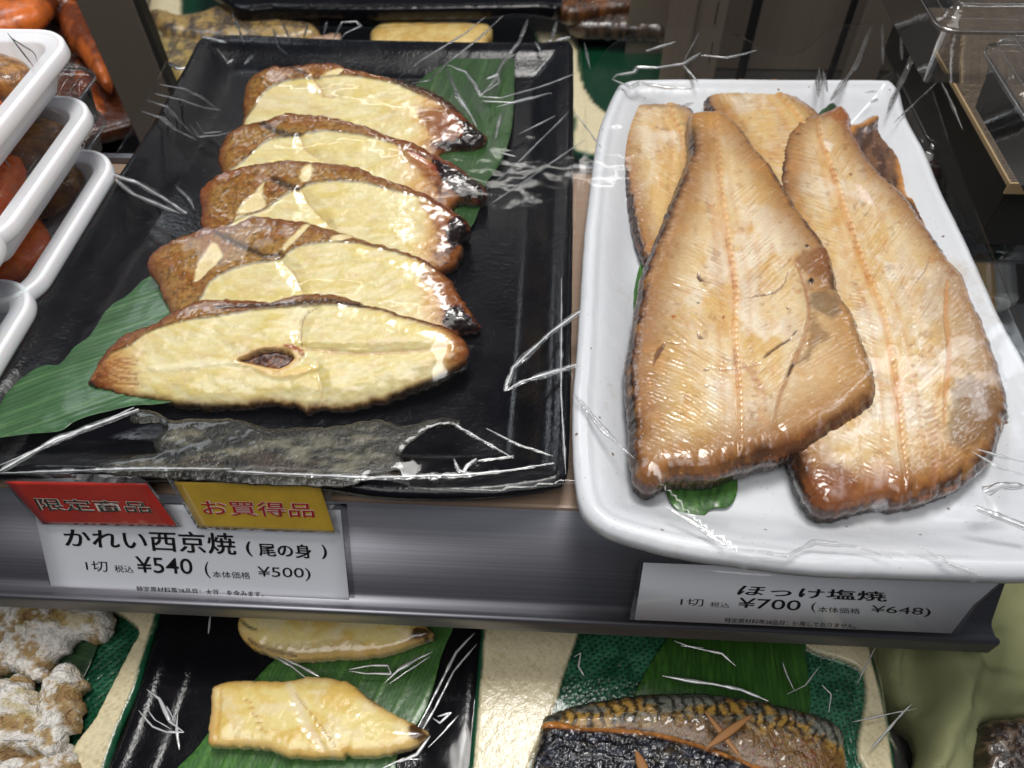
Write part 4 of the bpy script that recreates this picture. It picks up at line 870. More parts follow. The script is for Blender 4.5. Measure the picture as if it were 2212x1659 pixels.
membrane('plastic_wrap', [(1300, 120), (1420, 60), (1560, 62), (1700, 120), (1800, 60), (1900, 50), (1960, 70), (2010, 180), (2060, 330), (2150, 560), (2230, 760), (2320, 960), (2420, 1180), (2400, 1260), (2250, 1262), (2110, 1250), (1980, 1215), (1935, 1196), (1850, 1196), (1700, 1215), (1600, 1205),
    (1530, 1160), (1440, 1080), (1340, 960), (1236, 845), (1225, 700), (1232, 500), (1250, 320)],
    .032, TOPS['w'], 'clear cellophane loosely folded over the white tray of fillets', [
    ([(1322, 172), (1332, 162), (1370, 156), (1375, 145), (1420, 146), (1475, 138), (1514, 114)], .7), ([(1322, 172), (1352, 184), (1362, 190), (1380, 180), (1440, 190), (1496, 192)], .8), ([(1476, 140), (1508, 178)], .5), ([(1478, 130), (1511, 68)], .3),
    ([(1516, 120), (1570, 124), (1610, 116), (1635, 108)], .4), ([(1462, 232), (1498, 222)], .5), ([(1882, 56), (1850, 140), (1794, 218)], .55), ([(1906, 50), (1908, 140)], .3), ([(1946, 62), (1949, 130)], .25), ([(1976, 118), (1950, 170), (1915, 246)], .45), ([(1972, 118), (1958, 150)], .8),
    ([(1770, 145), (1768, 210)], .4), ([(1778, 150), (1788, 200)], .3), ([(1240, 850), (1300, 925), (1370, 990)], .3), ([(1440, 1095), (1500, 1130), (1570, 1180)], .3), ([(1880, 222), (1896, 214)], .7), ([(1868, 200), (1895, 196)], .3), ([(2030, 170), (2055, 220), (2080, 280)], .3),
    ([(1930, 265), (2000, 200), (2030, 170)], .2), ([(2212, 1050), (2160, 1050), (2125, 1064)], 1.2), ([(2230, 1145), (2160, 1118), (2105, 1096)], 1.3), ([(2110, 970), (2160, 985), (2225, 1000)], .25), ([(2100, 975), (2150, 1005), (2225, 1030)], .2), ([(1985, 1180), (2060, 1220), (2130, 1246)], .25),
    ([(1395, 110), (1460, 90)], .5), ([(1262, 90), (1275, 150)], .25), ([(1240, 240), (1300, 320)], .2), ([(1575, 1185), (1640, 1190), (1700, 1200), (1760, 1170), (1850, 1180), (1930, 1206)], .2)])

# ================================================================== lower tier
CR = lin(226, 214, 178); GR = lin(22, 80, 54); GR2 = lin(8, 32, 22)
def plate_paint(rim, inner, mesh=None, edge_mm=3.0, depth=9., greenin=True, streak=(1, .5)):
    def p(c):
        px, py = c.px, c.py; n = fbm(px / 40, py / 40, 3)
        st = fbm((px * streak[0] + py * streak[1]) / 40, (py * streak[0] - px * streak[1]) / 3., 6)
        col = np.tile(CR, (len(px), 1)); col = mixc(col, lin(178, 160, 116), ss(.58, .72, st) * .5); dh = np.zeros(len(px))
        m = blob(px, py, inner, 3, 1, 2)
        per = 13.5; a = px * .96 + py * .28; b = (py * .96 - px * .28) / .72; row = np.floor(b / per); aa = a / per + .5 * (row % 2)
        r = np.hypot((aa - np.floor(aa)) - .5, (b / per - np.floor(b / per)) - .5)
        dot = 1 - ss(.26, .38, r); g = mixc(np.tile(GR, (len(px), 1)), lin(70, 140, 104), ss(.4, .7, n) * .6); g = mixc(g, GR2, dot * .9)
        col = mixc(col, g, m); dh = dh - m * 2.5 - m * dot * .8
        e = 1 - ss(edge_mm * .5, edge_mm, c.d + 1.2 * (n - .5)); col = mixc(col, GR, e); return col * .9, dh
    return p
def stone_plate(outline, inner, label, res=.0011, streak=(1, .5), step=8):
    o = slab('stoneware_plate', outline, LZ, res, plate_paint(None, inner, streak=streak), M['ceramic'], bulge=.0015, ew=.004, thick=.014, rough=.0002, levels=[(.0005, .1), (.0002, .3), (-.004, .7), (-.012, 1)], skirt=lambda c, b, d: np.tile(GR * .5, (len(b), 1)))
    return tag(o, label, 'plate', 'cream and green stoneware plates')
stone_plate([(-120, 1200), (280, 1230), (352, 1270), (343, 1330), (322, 1401), (298, 1485), (262, 1570), (231, 1659), (190, 1800), (-120, 1800)], [(-100, 1290), (60, 1290), (236, 1319), (301, 1361), (285, 1401), (248, 1473), (206, 1554), (161, 1616), (120, 1720), (-100, 1760)],
    'cream and green dotted plate of floury fried pieces at lower left')
stone_plate([(1047, 1240), (1900, 1260), (1885, 1400), (1905, 1490), (1922, 1569), (1934, 1659), (1950, 1800), (1000, 1800), (1014, 1659), (1028, 1500), (1040, 1357)], [(1270, 1270), (1400, 1250), (1700, 1380), (1760, 1408), (1866, 1458), (1853, 1619), (1840, 1760), (1120, 1780), (1142, 1659), (1193, 1538), (1213, 1468), (1248, 1365)],
    'cream plate with green woven centre under the grilled mackerel', streak=(1, .9))
def pb2(c): return np.tile([.01, .01, .012], (len(c.px), 1)), -8 * ss(5, 24, c.d)
o = slab('small_black_tray', [(380, 1180), (1046, 1200), (1040, 1357), (1028, 1500), (1010, 1659), (995, 1800), (140, 1800), (232, 1659), (300, 1490), (350, 1330)], LZ - .002, .002, pb2, M['black'], bulge=.001, ew=.004, thick=.014, rough=.0001)
tag(o, 'black tray on the lower tier holding two pale yellow fillets', 'tray')
LF = LZ - .008
leaf('bamboo_leaf', [(594, 1428), (700, 1340), (850, 1280), (1000, 1270), (985, 1340), (955, 1408), (920, 1527), (860, 1626), (800, 1740), (360, 1740), (436, 1606), (490, 1540), (555, 1467)], LF + .001, 'broad green leaf under the two yellow fillets on the lower tier', (.5, -1), (.05, .15, .03), .002, 'bamboo leaves on the lower tier')
leaf('bamboo_leaf', [(1480, 1300), (1560, 1290), (1740, 1300), (1738, 1400), (1737, 1560), (1600, 1600), (1340, 1580), (1374, 1498), (1410, 1430), (1445, 1377)], LZ + .0012, 'green leaf behind the mackerel on the woven green plate', (.2, 1), (.02, .08, .008), .002, 'bamboo leaves on the lower tier')
leaf('bamboo_leaf', [(60, 1400), (149, 1386), (206, 1384), (200, 1420), (181, 1460), (160, 1500), (120, 1530), (0, 1560), (-60, 1450)], LZ + .0008, 'dark leaf glimpsed between the floury fried pieces', (1, .3), (.02, .05, .02), .002, 'bamboo leaves on the lower tier')
YB, YD = lin(236, 218, 148), lin(226, 194, 108)
def yfish(label, outline, z, seed, lines, chars, left=None):
    def p(c):
        px, py = c.px, c.py; n = fbm(px / 50, py / 30, seed); n2 = fbm(px / 12, py / 9, seed + 3); fb = fbm((px + .7 * py) / 6, (py - .7 * px) / 40, seed + 4)
        col = mixc(np.tile(YB, (len(px), 1)), YD, ss(.42, .7, n)); col = mixc(col, lin(240, 226, 186), ss(.5, .7, fbm(px / 30, py / 30, seed + 8)) * .6)
        dh = .8 * (n - .5) + .4 * (n2 - .5) + .3 * (fb - .5)
        e = 1 - ss(1, 5, c.d + 3 * (n2 - .5)); col = mixc(col, lin(214, 166, 90), e * .55)
        for pts, wd, cc, k, dp in lines: m = strk(px, py, pts, wd, .8, 1.5, seed); col = mixc(col, lin(*cc), m * k); dh = dh + dp * m
        for q in chars: m = blob(px, py, q, 9, 8, seed); col = mixc(col, lin(120, 70, 30), m * .8); col = mixc(col, lin(40, 24, 18), ss(.6, 1, m) * .8)
        return col, dh
    o = slab('yellow_fillet', outline, z, .001, p, M['flesh'], bulge=.004, ew=.018, thick=.012, rough=.0005, seed=seed)
    return tag(o, label, 'fish', 'pale yellow fillets on the lower black tray')
dash = []
for k in range(9): dash.append(([(640 + k * 10, 1500 + k * 13), (647 + k * 10, 1512 + k * 13)], 1.8, (170, 120, 60), .8, -.6))
for k in range(5): dash.append(([(530 + k * 8, 1515 + k * 16), (546 + k * 8, 1520 + k * 16)], 2, (190, 146, 76), .7, -.5))
yfish('nearer yellow fillet with a charred pointed tip, on the lower leaf', [(463, 1484), (511, 1472), (560, 1472), (630, 1470), (662, 1463), (713, 1464), (761, 1479), (801, 1513), (860, 1547), (912, 1574), (926, 1590), (900, 1606), (840, 1626), (781, 1631), (757, 1630), (747, 1622), (738, 1632), (662, 1633), (614, 1630), (574, 1614), (503, 1610), (458, 1608), (450, 1590), (455, 1540)],
    LF + .014, 401, dash + [([(624, 1478), (640, 1510), (660, 1560), (700, 1620)], 9, (236, 222, 196), .5, -.6), ([(480, 1490), (478, 1540), (470, 1600)], 4, (206, 156, 70), .6, -.5), ([(455, 1500), (462, 1560), (455, 1600)], 7, (216, 176, 116), .8, 0)],
    [[(885, 1560), (915, 1572), (932, 1592), (905, 1608), (880, 1590)], [(770, 1480), (800, 1500), (830, 1530), (800, 1520)]])
yfish('farther yellow fillet partly hidden behind the price rail', [(517, 1333), (514, 1360), (530, 1384), (560, 1402), (622, 1421), (680, 1420), (721, 1417), (781, 1416), (840, 1407), (900, 1386), (938, 1373), (925, 1356), (890, 1330), (850, 1290), (760, 1260), (620, 1250), (530, 1290)],
    LF + .014, 411, [([(519, 1340), (540, 1358), (560, 1366)], 2.5, (60, 40, 40), .9, -.5), ([(538, 1380), (556, 1396), (580, 1404), (640, 1418)], 3, (60, 46, 44), .9, -.4), ([(560, 1400), (640, 1405), (720, 1400), (780, 1395)], 12, (190, 166, 120), .5, 0), ([(680, 1400), (690, 1370), (740, 1350)], 6, (226, 186, 110), .5, 0)],
    [[(905, 1350), (945, 1372), (915, 1385), (880, 1385)]])
# floury fried pieces
def floury(label, outline, z, seed):
    def p(c):
        px, py = c.px, c.py; n = fbm(px / 38, py / 32, seed); n2 = fbm(px / 7, py / 7, seed + 3); n3 = fbm(px / 70, py / 50, seed + 5)
        col = mixc(np.tile(lin(176, 150, 108), (len(px), 1)), lin(232, 228, 222), ss(.40, .56, n + .5 * (n2 - .5)))
        col = mixc(col, lin(186, 166, 92), ss(.6, .78, n3) * .6); col = mixc(col, lin(140, 104, 70), ss(.60, .72, 1 - n) * .6)
        return col, 11.0 * (n - .5) + 2.6 * (n2 - .5) + 5 * (n3 - .5)
    o = slab('floury_fried_piece', outline, z, .001, p, M['flour'], bulge=.010, ew=.02, thick=.010, rough=.0016, seed=seed, step=10)
    return tag(o, label, 'fried food', 'floury fried pieces on the lower left plate')
floury('floury fried piece tucked lowest at the corner, behind the others', [(60, 1590), (110, 1595), (150, 1615), (170, 1650), (175, 1720), (50, 1720), (-40, 1720), (-50, 1620)], LF + .012, 501)
floury('large floury fried piece partly under the price rail', [(-60, 1260), (120, 1270), (215, 1300), (235, 1322), (236, 1350), (222, 1373), (205, 1384), (178, 1376), (150, 1395), (112, 1428), (98, 1465), (75, 1466), (40, 1456), (30, 1445), (-60, 1445)], LF + .018, 511)
floury('jagged upright floury fried piece beside the green dots', [(97, 1462), (115, 1452), (155, 1434), (165, 1455), (184, 1474), (166, 1500), (166, 1530), (156, 1572), (140, 1582), (120, 1625), (70, 1620), (80, 1540)], LF + .02, 521)
floury('pointed floury fried piece at the left edge below the large one', [(-60, 1500), (20, 1462), (38, 1458), (65, 1480), (92, 1530), (106, 1556), (92, 1590), (60, 1625), (-60, 1650)], LF + .024, 531)
# mackerel
def mack(c):
    px, py = c.px, c.py; n = fbm(px / 40, py / 26, 3); n2 = fbm(px / 9, py / 7, 5)
    yt = np.interp(px, [1173, 1248, 1349, 1450, 1551, 1651, 1752, 1808], [1554, 1523, 1506, 1498, 1503, 1518, 1543, 1566]); t = (py - yt) / 100
    col = mixc(np.tile(lin(176, 138, 66), (len(px), 1)), lin(120, 122, 112), ss(.42, .58, fbm(px / 36, py / 20, 7)) * (1 - ss(.4, .8, t)))
    col = mixc(col, lin(92, 62, 36), ss(.5, .85, t + .5 * (n - .5)) * .8); col = mixc(col, lin(58, 40, 26), ss(.55, .7, fbm(px / 10, py / 7, 33)) * .7)
    s = np.sin((px - .45 * (py - yt) * (1 - .6 * t)) / 25 * 2 * np.pi + 9 * (n - .5) + 1.1 * np.sin(py / 9 + px / 60)); m = ss(.15, .7, s + .5 * (n2 - .5)) * (1 - ss(.55, .85, t + .3 * (n2 - .5)))
    col = mixc(col, lin(30, 28, 26), m * .9); col = mixc(col, lin(26, 24, 24), (1 - ss(.02, .22, t + .12 * (n2 - .5))) * .9)
    col = mixc(col, lin(110, 36, 16), ss(.62, .75, fbm(px / 16, py / 10, 12)) * ss(.4, .8, t) * .9); e = 1 - ss(0, 2.5, c.d + n2); col = mixc(col, lin(40, 26, 18), e)
    return col, .9 * (n - .5) + .9 * (n2 - .5) + m * .3
o = slab('mackerel_half', [(1173, 1556), (1205, 1538), (1248, 1523), (1349, 1506), (1450, 1498), (1551, 1502), (1651, 1517), (1752, 1542), (1806, 1564), (1822, 1600), (1828, 1660), (1826, 1740), (1700, 1740), (1620, 1690), (1500, 1640), (1350, 1610), (1200, 1596)], Plane(LF + .018), .001, mack, M['skin'], bulge=.008, ew=.02, thick=.014, rough=.0004, seed=5)
tag(o, 'grilled mackerel half with dark wavy stripes, lying behind the blackened one', 'fish', 'grilled mackerel halves')
def mack2(c):
    px, py = c.px, c.py; n = fbm(px / 30, py / 16, 13); n2 = fbm(px / 12 + n * 6, py / 6 + n * 7, 15, 3); w2 = np.abs(fbm(px / 24 + 4 * n, py / 9 + 3 * n, 19, 2) - .5) * 2
    col = mixc(np.tile(lin(56, 60, 72), (len(px), 1)), lin(18, 18, 22), ss(.35, .6, n2)); col = mixc(col, lin(96, 78, 52), ss(.62, .78, n) * .4)
    yt = np.interp(px, [1178, 1273, 1399, 1500, 1601, 1640], [1563, 1570, 1579, 1604, 1639, 1662]); e = 1 - ss(4, 18, py - yt); col = mixc(col, lin(206, 134, 62), e * .9)
    return col, 1.2 * (n - .5) + 1.6 * (n2 - .5) - 2.2 * (1 - ss(0, .22, w2)) * (1 - e)
o = slab('mackerel_half', [(1172, 1562), (1200, 1558), (1273, 1570), (1399, 1579), (1500, 1604), (1601, 1639), (1680, 1680), (1700, 1780), (1140, 1780), (1150, 1660), (1165, 1600)], Plane(LF + .027), .0009, mack2, M['skin'], bulge=.007, ew=.018, thick=.016, rough=.0004, seed=7)
tag(o, 'blackened crinkled mackerel half nearest the bottom edge', 'fish', 'grilled mackerel halves')
def pick(a, b, ra, z, label):
    P0 = U(a[0], a[1], z); P1 = U(b[0], b[1], z + .003); n = 14; u = np.linspace(0, 1, n)[:, None]; P = P0 * (1 - u) + P1 * u
    o = tube('wooden_pick', [(P, ra * (np.sin(np.pi * np.clip(u[:, 0], .03, .97)) ** .8 + .1))], plain('split_wood_%d' % len(label), lin(150, 104, 60), .6), None, 8, .35)
    return tag(o, label, 'skewer', 'wooden picks on the mackerel')
pick((1523, 1537), (1603, 1640), .0015, LF + .0345, 'thin wooden pick crossing under the wider one')
pick((1622, 1546), (1526, 1616), .0019, LF + .036, 'wide split wooden pick crossing over the thin one')
pick((1374, 1622), (1402, 1690), .0024, LF + .040, 'wooden pick standing in the blackened mackerel half')
# olive cloth and neighbours
def pcl(c):
    px, py = c.px, c.py; n = fbm(px / 90, py / 80, 3)
    f = strk(px, py, [(1985, 1410), (2035, 1470), (2050, 1530), (2010, 1600), (1995, 1680)], 26, 1.2); f2 = strk(px, py, [(1950, 1400), (1965, 1480), (1985, 1540)], 18, 1.2); f3 = strk(px, py, [(2120, 1400), (2090, 1500), (2070, 1560)], 20, 1.2); f4 = strk(px, py, [(2060, 1450), (2130, 1500), (2220, 1510)], 20, 1.2)
    return np.tile(lin(140, 142, 100), (len(px), 1)), 12 * (n - .5) + 11 * f - 10 * f2 - 7 * f3 + 7 * f4
o = slab('olive_cloth', [(1895, 1250), (2400, 1250), (2400, 1560), (2240, 1555), (2130, 1560), (2110, 1600), (2090, 1760), (1960, 1760), (1985, 1660), (1990, 1600), (1975, 1540), (1935, 1490), (1908, 1420)], LZ + .012, .0018, pcl, M['cloth'], bulge=.02, ew=.035, thick=.03, rough=.0002)
tag(o, 'olive green cloth bundle bulging out beside the lower plates at right', 'cloth')
def pdk(c): n = fbm(c.px / 12, c.py / 9, 5); return mixc(np.tile(lin(40, 30, 26), (len(c.px), 1)), lin(92, 74, 56), ss(.5, .7, n)), 3 * (n - .5)
o = slab('dark_braised_piece', [(2128, 1566), (2180, 1556), (2300, 1560), (2300, 1800), (2110, 1800), (2116, 1660)], LZ + .024, .0012, pdk, M['skin'], bulge=.006, ew=.012, thick=.02, rough=.001)
tag(o, 'dark glossy braised piece in the bottom right corner', 'fish')
membrane('plastic_wrap', [(352, 1235), (1046, 1235), (1046, 1357), (1038, 1500), (1020, 1659), (1000, 1790), (160, 1790), (232, 1659), (300, 1490), (345, 1330)], LZ + .004, [], 'clear cellophane over the lower black tray of yellow fillets', [
    ([(318, 1490), (345, 1510), (368, 1560), (398, 1582)], .9), ([(300, 1535), (330, 1570), (360, 1582), (398, 1582)], .7), ([(312, 1525), (335, 1555), (370, 1575)], .3), ([(384, 1540), (382, 1575), (388, 1620)], .7), ([(360, 1525), (373, 1550), (380, 1562)], .5), ([(600, 1418), (650, 1440), (690, 1462)], .8), ([(590, 1418), (630, 1440), (660, 1464)], .6),
    ([(755, 1446), (800, 1438), (838, 1438), (845, 1456), (790, 1455), (755, 1450)], .6), ([(832, 1475), (860, 1448), (900, 1425), (935, 1408)], .9), ([(840, 1478), (880, 1450), (930, 1418)], .4), ([(1025, 1368), (985, 1410), (950, 1480), (920, 1540), (898, 1580)], .8), ([(1030, 1392), (980, 1450), (940, 1530), (905, 1590)], .7),
    ([(935, 1552), (950, 1562), (975, 1540), (945, 1548)], .7), ([(860, 1648), (900, 1630), (930, 1590)], .8), ([(822, 1662), (870, 1640), (905, 1640)], .6), ([(455, 1330), (450, 1370)], .8), ([(990, 1545), (960, 1580), (925, 1615)], .5)], skirt=.004, soft=False)
membrane('plastic_wrap', [(1230, 1250), (1880, 1260), (1895, 1400), (1920, 1569), (1940, 1790), (1150, 1790), (1180, 1540), (1225, 1365)], LZ + .010, [], 'clear cellophane over the plate of mackerel', [
    ([(1430, 1460), (1480, 1470), (1540, 1478), (1600, 1490), (1660, 1515)], 1.0), ([(1455, 1385), (1500, 1400), (1560, 1412), (1590, 1440)], .6), ([(1470, 1395), (1520, 1400)], .4), ([(1240, 1420), (1255, 1410), (1250, 1440), (1262, 1460)], .5), ([(1700, 1500), (1740, 1480), (1770, 1440)], .4), ([(1775, 1480), (1795, 1500), (1790, 1540)], .5),
    ([(1850, 1480), (1890, 1400), (1905, 1380)], .4), ([(1880, 1620), (1950, 1540), (1970, 1520)], .6), ([(1840, 1560), (1980, 1530)], .4), ([(1690, 1430), (1700, 1460), (1715, 1490)], .4)], skirt=.004, soft=False)

# ================================================================== behind the shelf
BZ = -.118
def pl_plain(col, col2, k=30):
    return lambda c: (mixc(np.tile(col, (len(c.px), 1)), col2, ss(.4, .65, fbm(c.px / k, c.py / k * 1.5, 5))), 1.0 * (fbm(c.px / k, c.py / k, 6) - .5))
def quick(name, label, cat, outline, z, c0, c1, mat, bulge=.004, ew=.01, thick=.014, k=24, res=.0025, group=None, amp=1.0, seed=3):
    def p(c):
        n = fbm(c.px / k, c.py / k * 1.4, seed); n2 = fbm(c.px / k * 4, c.py / k * 5, seed + 1)
        return mixc(np.tile(c0, (len(c.px), 1)), c1, ss(.38, .62, .6 * n + .4 * n2)), amp * (2 * (n - .5) + (n2 - .5))
    return tag(slab(name, outline, z, res, p, mat, bulge=bulge, ew=ew, thick=thick, rough=.0006, seed=seed), label, cat, group)
# plates of the tier behind
def back_plate(outline, inner, label):
    def p(c):
        m = blob(c.px, c.py, inner, 4, 2, 2); col = mixc(np.tile(CR, (len(c.px), 1)), GR * .5, m); e = 1 - ss(2, 4, c.d); return mixc(col, GR, e), -2 * m
    return tag(slab('stoneware_plate', outline, BZ, .003, p, M['ceramic'], bulge=.001, ew=.004, thick=.014, rough=.0002), label, 'plate', 'cream and green stoneware plates')
back_plate([(292, -60), (580, -60), (575, 40), (560, 260), (300, 260), (300, 100)], [(400, -50), (560, -50), (545, 230), (420, 230)], 'cream plate of grilled fish behind the top of the black tray')
back_plate([(1138, -60), (1440, -60), (1440, 300), (1250, 330), (1236, 250), (1190, 160)], [(1235, -40), (1420, -40), (1425, 270), (1340, 262), (1265, 200), (1240, 80)], 'cream and green plate seen between the two trays at the top')
quick('small_black_tray', 'black tray behind holding a pale yellow fillet', 'tray', [(592, -60), (1128, -60), (1150, 60), (1180, 200), (560, 200), (585, 60)], BZ - .003, lin(16, 16, 18), lin(20, 20, 22), M['black'], .001, group=None, amp=.2)
leaf('bamboo_leaf', [(812, 12), (870, 4), (960, 8), (1040, 20), (1046, 60), (1030, 110), (900, 130), (820, 90), (800, 50)], BZ + .002, 'green leaf under the pale yellow fillet behind the black tray', (1, .1), (.035, .13, .03), .002, 'bamboo leaves behind the trays', res=.003)
quick('yellow_fillet', 'pale yellow fillet behind the top edge of the black tray', 'fish', [(800, 74), (815, 58), (838, 38), (862, 32), (885, 34), (905, 47), (960, 48), (1020, 54), (1062, 60), (1055, 84), (1040, 110), (900, 120), (815, 110)], BZ + .018, lin(232, 204, 136), lin(214, 176, 100), M['flesh'], .008, .02)
quick('grilled_whole_fish', 'grey gold grilled fish with a dark pointed tail, at the top', 'fish', [(322, 31), (340, 28), (363, 31), (399, 40), (441, 33), (467, 23), (527, 22), (572, 36), (616, 45), (646, 54), (680, 60), (690, 78), (631, 90), (560, 98), (450, 96), (393, 86), (366, 84), (342, 58)], BZ + .020, lin(190, 158, 96), lin(84, 72, 62), M['skin'], .010, .02, k=20, group='grilled fish behind the black tray', seed=9)
quick('grilled_whole_fish', 'mottled yellow grilled fish below it, beside the steel post', 'fish', [(326, 90), (370, 84), (440, 92), (470, 110), (440, 150), (400, 180), (345, 150), (330, 120)], BZ + .020, lin(196, 168, 96), lin(110, 96, 74), M['skin'], .008, .02, k=18, group='grilled fish behind the black tray', seed=11)
quick('dried_fish_strip', 'pale dried fish strip behind the black tray', 'fish', [(630, 70), (650, 40), (680, 24), (690, 32), (668, 56), (640, 78)], BZ + .018, lin(206, 186, 150), lin(150, 116, 84), M['skin'], .003, .01, k=14, group='dried fish strips')
quick('dried_fish_strip', 'pinkish dried fish strip against the rear tray rim', 'fish', [(640, 84), (700, 76), (735, 72), (735, 84), (700, 90), (645, 96)], BZ + .018, lin(214, 184, 156), lin(170, 130, 104), M['skin'], .003, .01, k=14, group='dried fish strips')
quick('black_tray', 'black tray whose front edge crosses the very top of the picture', 'tray', [(470, -90), (1230, -90), (1220, 8), (1150, 14), (1000, 17), (800, 19), (600, 17), (500, 12)], -.075, lin(14, 14, 16), lin(20, 20, 22), M['black'], .002, group=None, amp=.2)
quick('blackened_fish', 'blackened glossy fish at the top between the trays', 'fish', [(1222, -40), (1440, -40), (1438, 60), (1400, 66), (1300, 62), (1240, 56), (1216, 20)], BZ + .026, lin(36, 26, 22), lin(80, 60, 48), M['skin'], .008, .02, k=18, amp=2.2, seed=15)
quick('blackened_fish', 'brown strip of fish lying above the blackened one', 'fish', [(1200, -50), (1400, -50), (1380, 8), (1300, 20), (1215, 26)], BZ + .040, lin(112, 66, 30), lin(60, 36, 20), M['skin'], .006, .016, k=22, seed=16)
# posts and steel panels: all stand upright behind the shelf
def upright(name, label, px0, px1, py, y, mat, z0=-.135, z1=.35, dy=.01, cat='post', bev=.001):
    def atY(px):
        d = ray(px, py); t = y / d[1]; return CAM[0] + t * d[0]
    return tag(box(name, atY(px0), atY(px1), y, y + dy, z0, z1, mat, None, bev), label, cat)
pst = upright('steel_post', 'brown grey satin steel post rising at the upper left', 203, 318, 90, .600, M['post'], dy=.004)
upright('steel_post', 'dark upright edge strip right beside the satin steel post', 320, 334, 90, .603, M['under'], dy=.012)
back = tag(box('steel_back_panel', .075, .52, .80, .806, -.135, .4, M['post'], None, .001), 'brushed steel back panel behind the white tray', 'panel')
upright('steel_post', 'plain flat post left of the slotted upright', 1436, 1494, 90, .690, M['post'], dy=.006)
sl = empty('slotted_upright', (0, 0, 0), 'slotted steel shelf upright with dark slots at the top centre right', 'post')
def atY(px, py, y):
    d = ray(px, py); t = y / d[1]; return CAM + t * d
a_ = atY(1497, 80, .70); b_ = atY(1560, 80, .70)
box('upright_body', a_[0], b_[0], .70, .712, -.135, .4, M['post'], sl)
for (u0, v0, u1, v1) in ((1540, 4, 1554, 52), (1528, 92, 1541, 136), (1516, 172, 1528, 214)):
    p0 = atY(u0 + 3, v1, .698); p1 = atY(u1, v0, .698); box('slot', min(p0[0], p1[0]), max(p0[0], p1[0]), .6985, .7005, p0[2], p1[2], M['dark'], sl, 0)
upright('black_gap_strip', 'narrow black strip right of the slotted upright', 1608, 1628, 90, .74, M['dark'], dy=.004, cat='strip')
upright('black_gap_strip', 'thin black strip behind the top right corner fillets', 1812, 1826, 90, .74, M['dark'], dy=.004, cat='strip')
upright('steel_post', 'wider brownish post left of the thick black bar', 1845, 1925, 90, .735, M['post'], dy=.004)
upright('black_bar', 'thick black upright bar behind the white tray right corner', 1985, 2042, 60, .585, M['dark'], z0=-.135, dy=.012, cat='post', bev=.003)
# dark woven box and clear containers at the upper right
def woven(name):
    m, nt, N, L, b = newmat(name); br = tex(N, L, 'ShaderNodeTexBrick', 90); br.inputs['Color1'].default_value = (.10, .075, .055, 1); br.inputs['Color2'].default_value = (.16, .125, .09, 1); br.inputs['Mortar'].default_value = (.035, .026, .02, 1)
    L.new(br.outputs['Color'], b.inputs['Base Color']); setin(b, Roughness=.35); bump(N, L, b, br.outputs['Fac'], -.0006, 1); return m
M['woven'] = woven('woven_dark_print'); M['tan'] = plain('tan_edge', lin(176, 150, 112), .45)
wz = .035; c0 = U(2184, 394, wz)
wb = empty('woven_box', (0, 0, 0), 'dark woven pattern box with a pale edge at the upper right', 'box')
box('box_top', c0[0], c0[0] + .16, c0[1], c0[1] + .25, wz - .003, wz, M['woven'], wb, .0004)
box('box_rim', c0[0] - .0014, c0[0] + .162, c0[1] - .0016, c0[1] - .0002, wz - .007, wz + .0005, M['tan'], wb, .0003)
box('box_side', c0[0] - .0014, c0[0] - .0002, c0[1], c0[1] + .25, wz - .0025, wz + .0005, M['tan'], wb, .0003)
box('box_body', c0[0] + .006, c0[0] + .155, c0[1] + .006, c0[1] + .244, wz - .052, wz - .0035, M['under'], wb, .002)
c1 = U(2120, 90, .085); 
cc = clearbox(c1[0] + .085, c1[1] - .085, .080, .16, .19, .035, .012, 'clear lidded container standing on the woven box at the upper right')
c1 = U(2100, 40, .10); clearbox(c1[0] + .075, c1[1] + .115, .085, .16, .19, .04, .012, 'clear lidded container behind, at the top right corner')
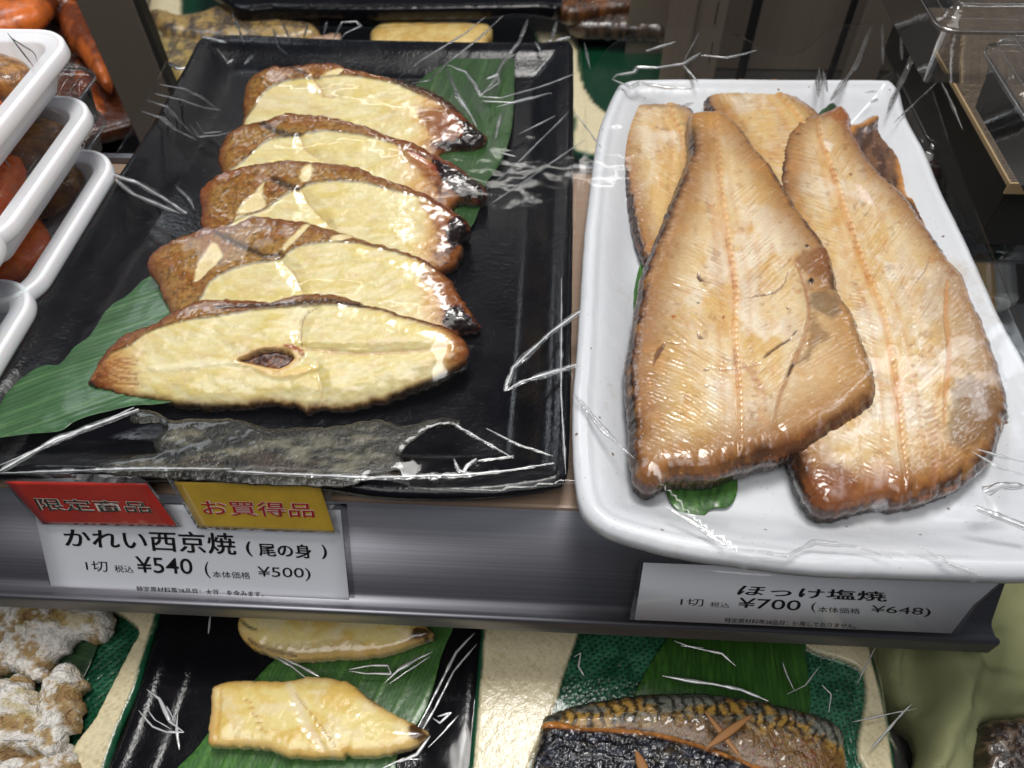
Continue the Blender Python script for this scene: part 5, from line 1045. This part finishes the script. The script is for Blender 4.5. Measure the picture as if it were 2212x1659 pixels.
# things on the lower tier seen right of the white tray
for (u, v, zz, ww, hh, dd, lb) in ((2060, 250, -.02, .13, .12, .06, 'clear container right of the white tray corner'), (2110, 440, -.05, .12, .12, .05, 'clear container in the gap right of the white tray'), (2165, 640, -.06, .13, .13, .05, 'clear container low at the right edge')):
    q = U(u, v, zz); clearbox(q[0] + .02, q[1], zz, ww, hh, dd, .02, lb)
quick('stoneware_plate', 'green and cream dish glimpsed inside the right hand gap', 'plate', [(2030, 430), (2070, 380), (2130, 370), (2180, 420), (2200, 520), (2140, 540), (2060, 500)], -.11, lin(40, 96, 66), lin(206, 190, 142), M['ceramic'], .002, k=60, group='cream and green stoneware plates')
quick('carrot_chunk', 'orange carrot slice in the gap right of the white tray', 'carrot', [(1985, 345), (2010, 348), (2036, 360), (2040, 376), (2010, 400), (1990, 380)], -.06, CO * .8, CO2 * .8, M['veg'], .005, .01)
quick('folded_napkin', 'white ribbed folded paper in the gap right of the white tray', 'paper', [(2050, 466), (2110, 470), (2140, 560), (2200, 640), (2140, 640), (2080, 540)], -.09, lin(200, 204, 206), lin(150, 154, 156), M['ceramic'], .002, k=40)
quick('rolled_omelette_piece', 'pale tan piece of food low at the right edge', 'food', [(2080, 560), (2130, 555), (2165, 610), (2175, 650), (2130, 660), (2095, 620)], -.095, lin(214, 190, 136), lin(170, 130, 80), M['veg'], .008, .015)
# orange pieces at the top left corner
for k, (pts, lb) in enumerate([([(-60, -60), (60, -60), (120, -30), (90, 30), (20, 60), (-60, 60)], 'large blurred orange carrot piece in the top left corner'), ([(130, 30), (170, 10), (215, 60), (235, 130), (225, 180), (170, 110), (140, 80)], 'orange carrot piece against the satin steel post'),
    ([(60, -50), (180, -60), (190, 10), (150, 14), (110, 30)], 'orange carrot piece at the top edge'), ([(170, 130), (220, 190), (232, 250), (190, 250), (160, 190)], 'brownish orange piece low beside the satin steel post')]):
    quick('carrot_piece', lb, 'carrot', pts, -.06 - .012 * k, CO * (1.0 if k < 2 else .6), lin(120, 56, 24), M['veg'], .012, .03, k=60, group='carrot pieces behind the tubs', res=.003, seed=20 + k)
quick('brown_food_tray', 'dark brown tray under the orange pieces at the top left', 'tray', [(-200, -120), (280, -120), (300, 60), (330, 250), (-200, 300)], -.095, lin(60, 30, 16), lin(90, 46, 24), M['veg'], .001, k=60, res=.004)
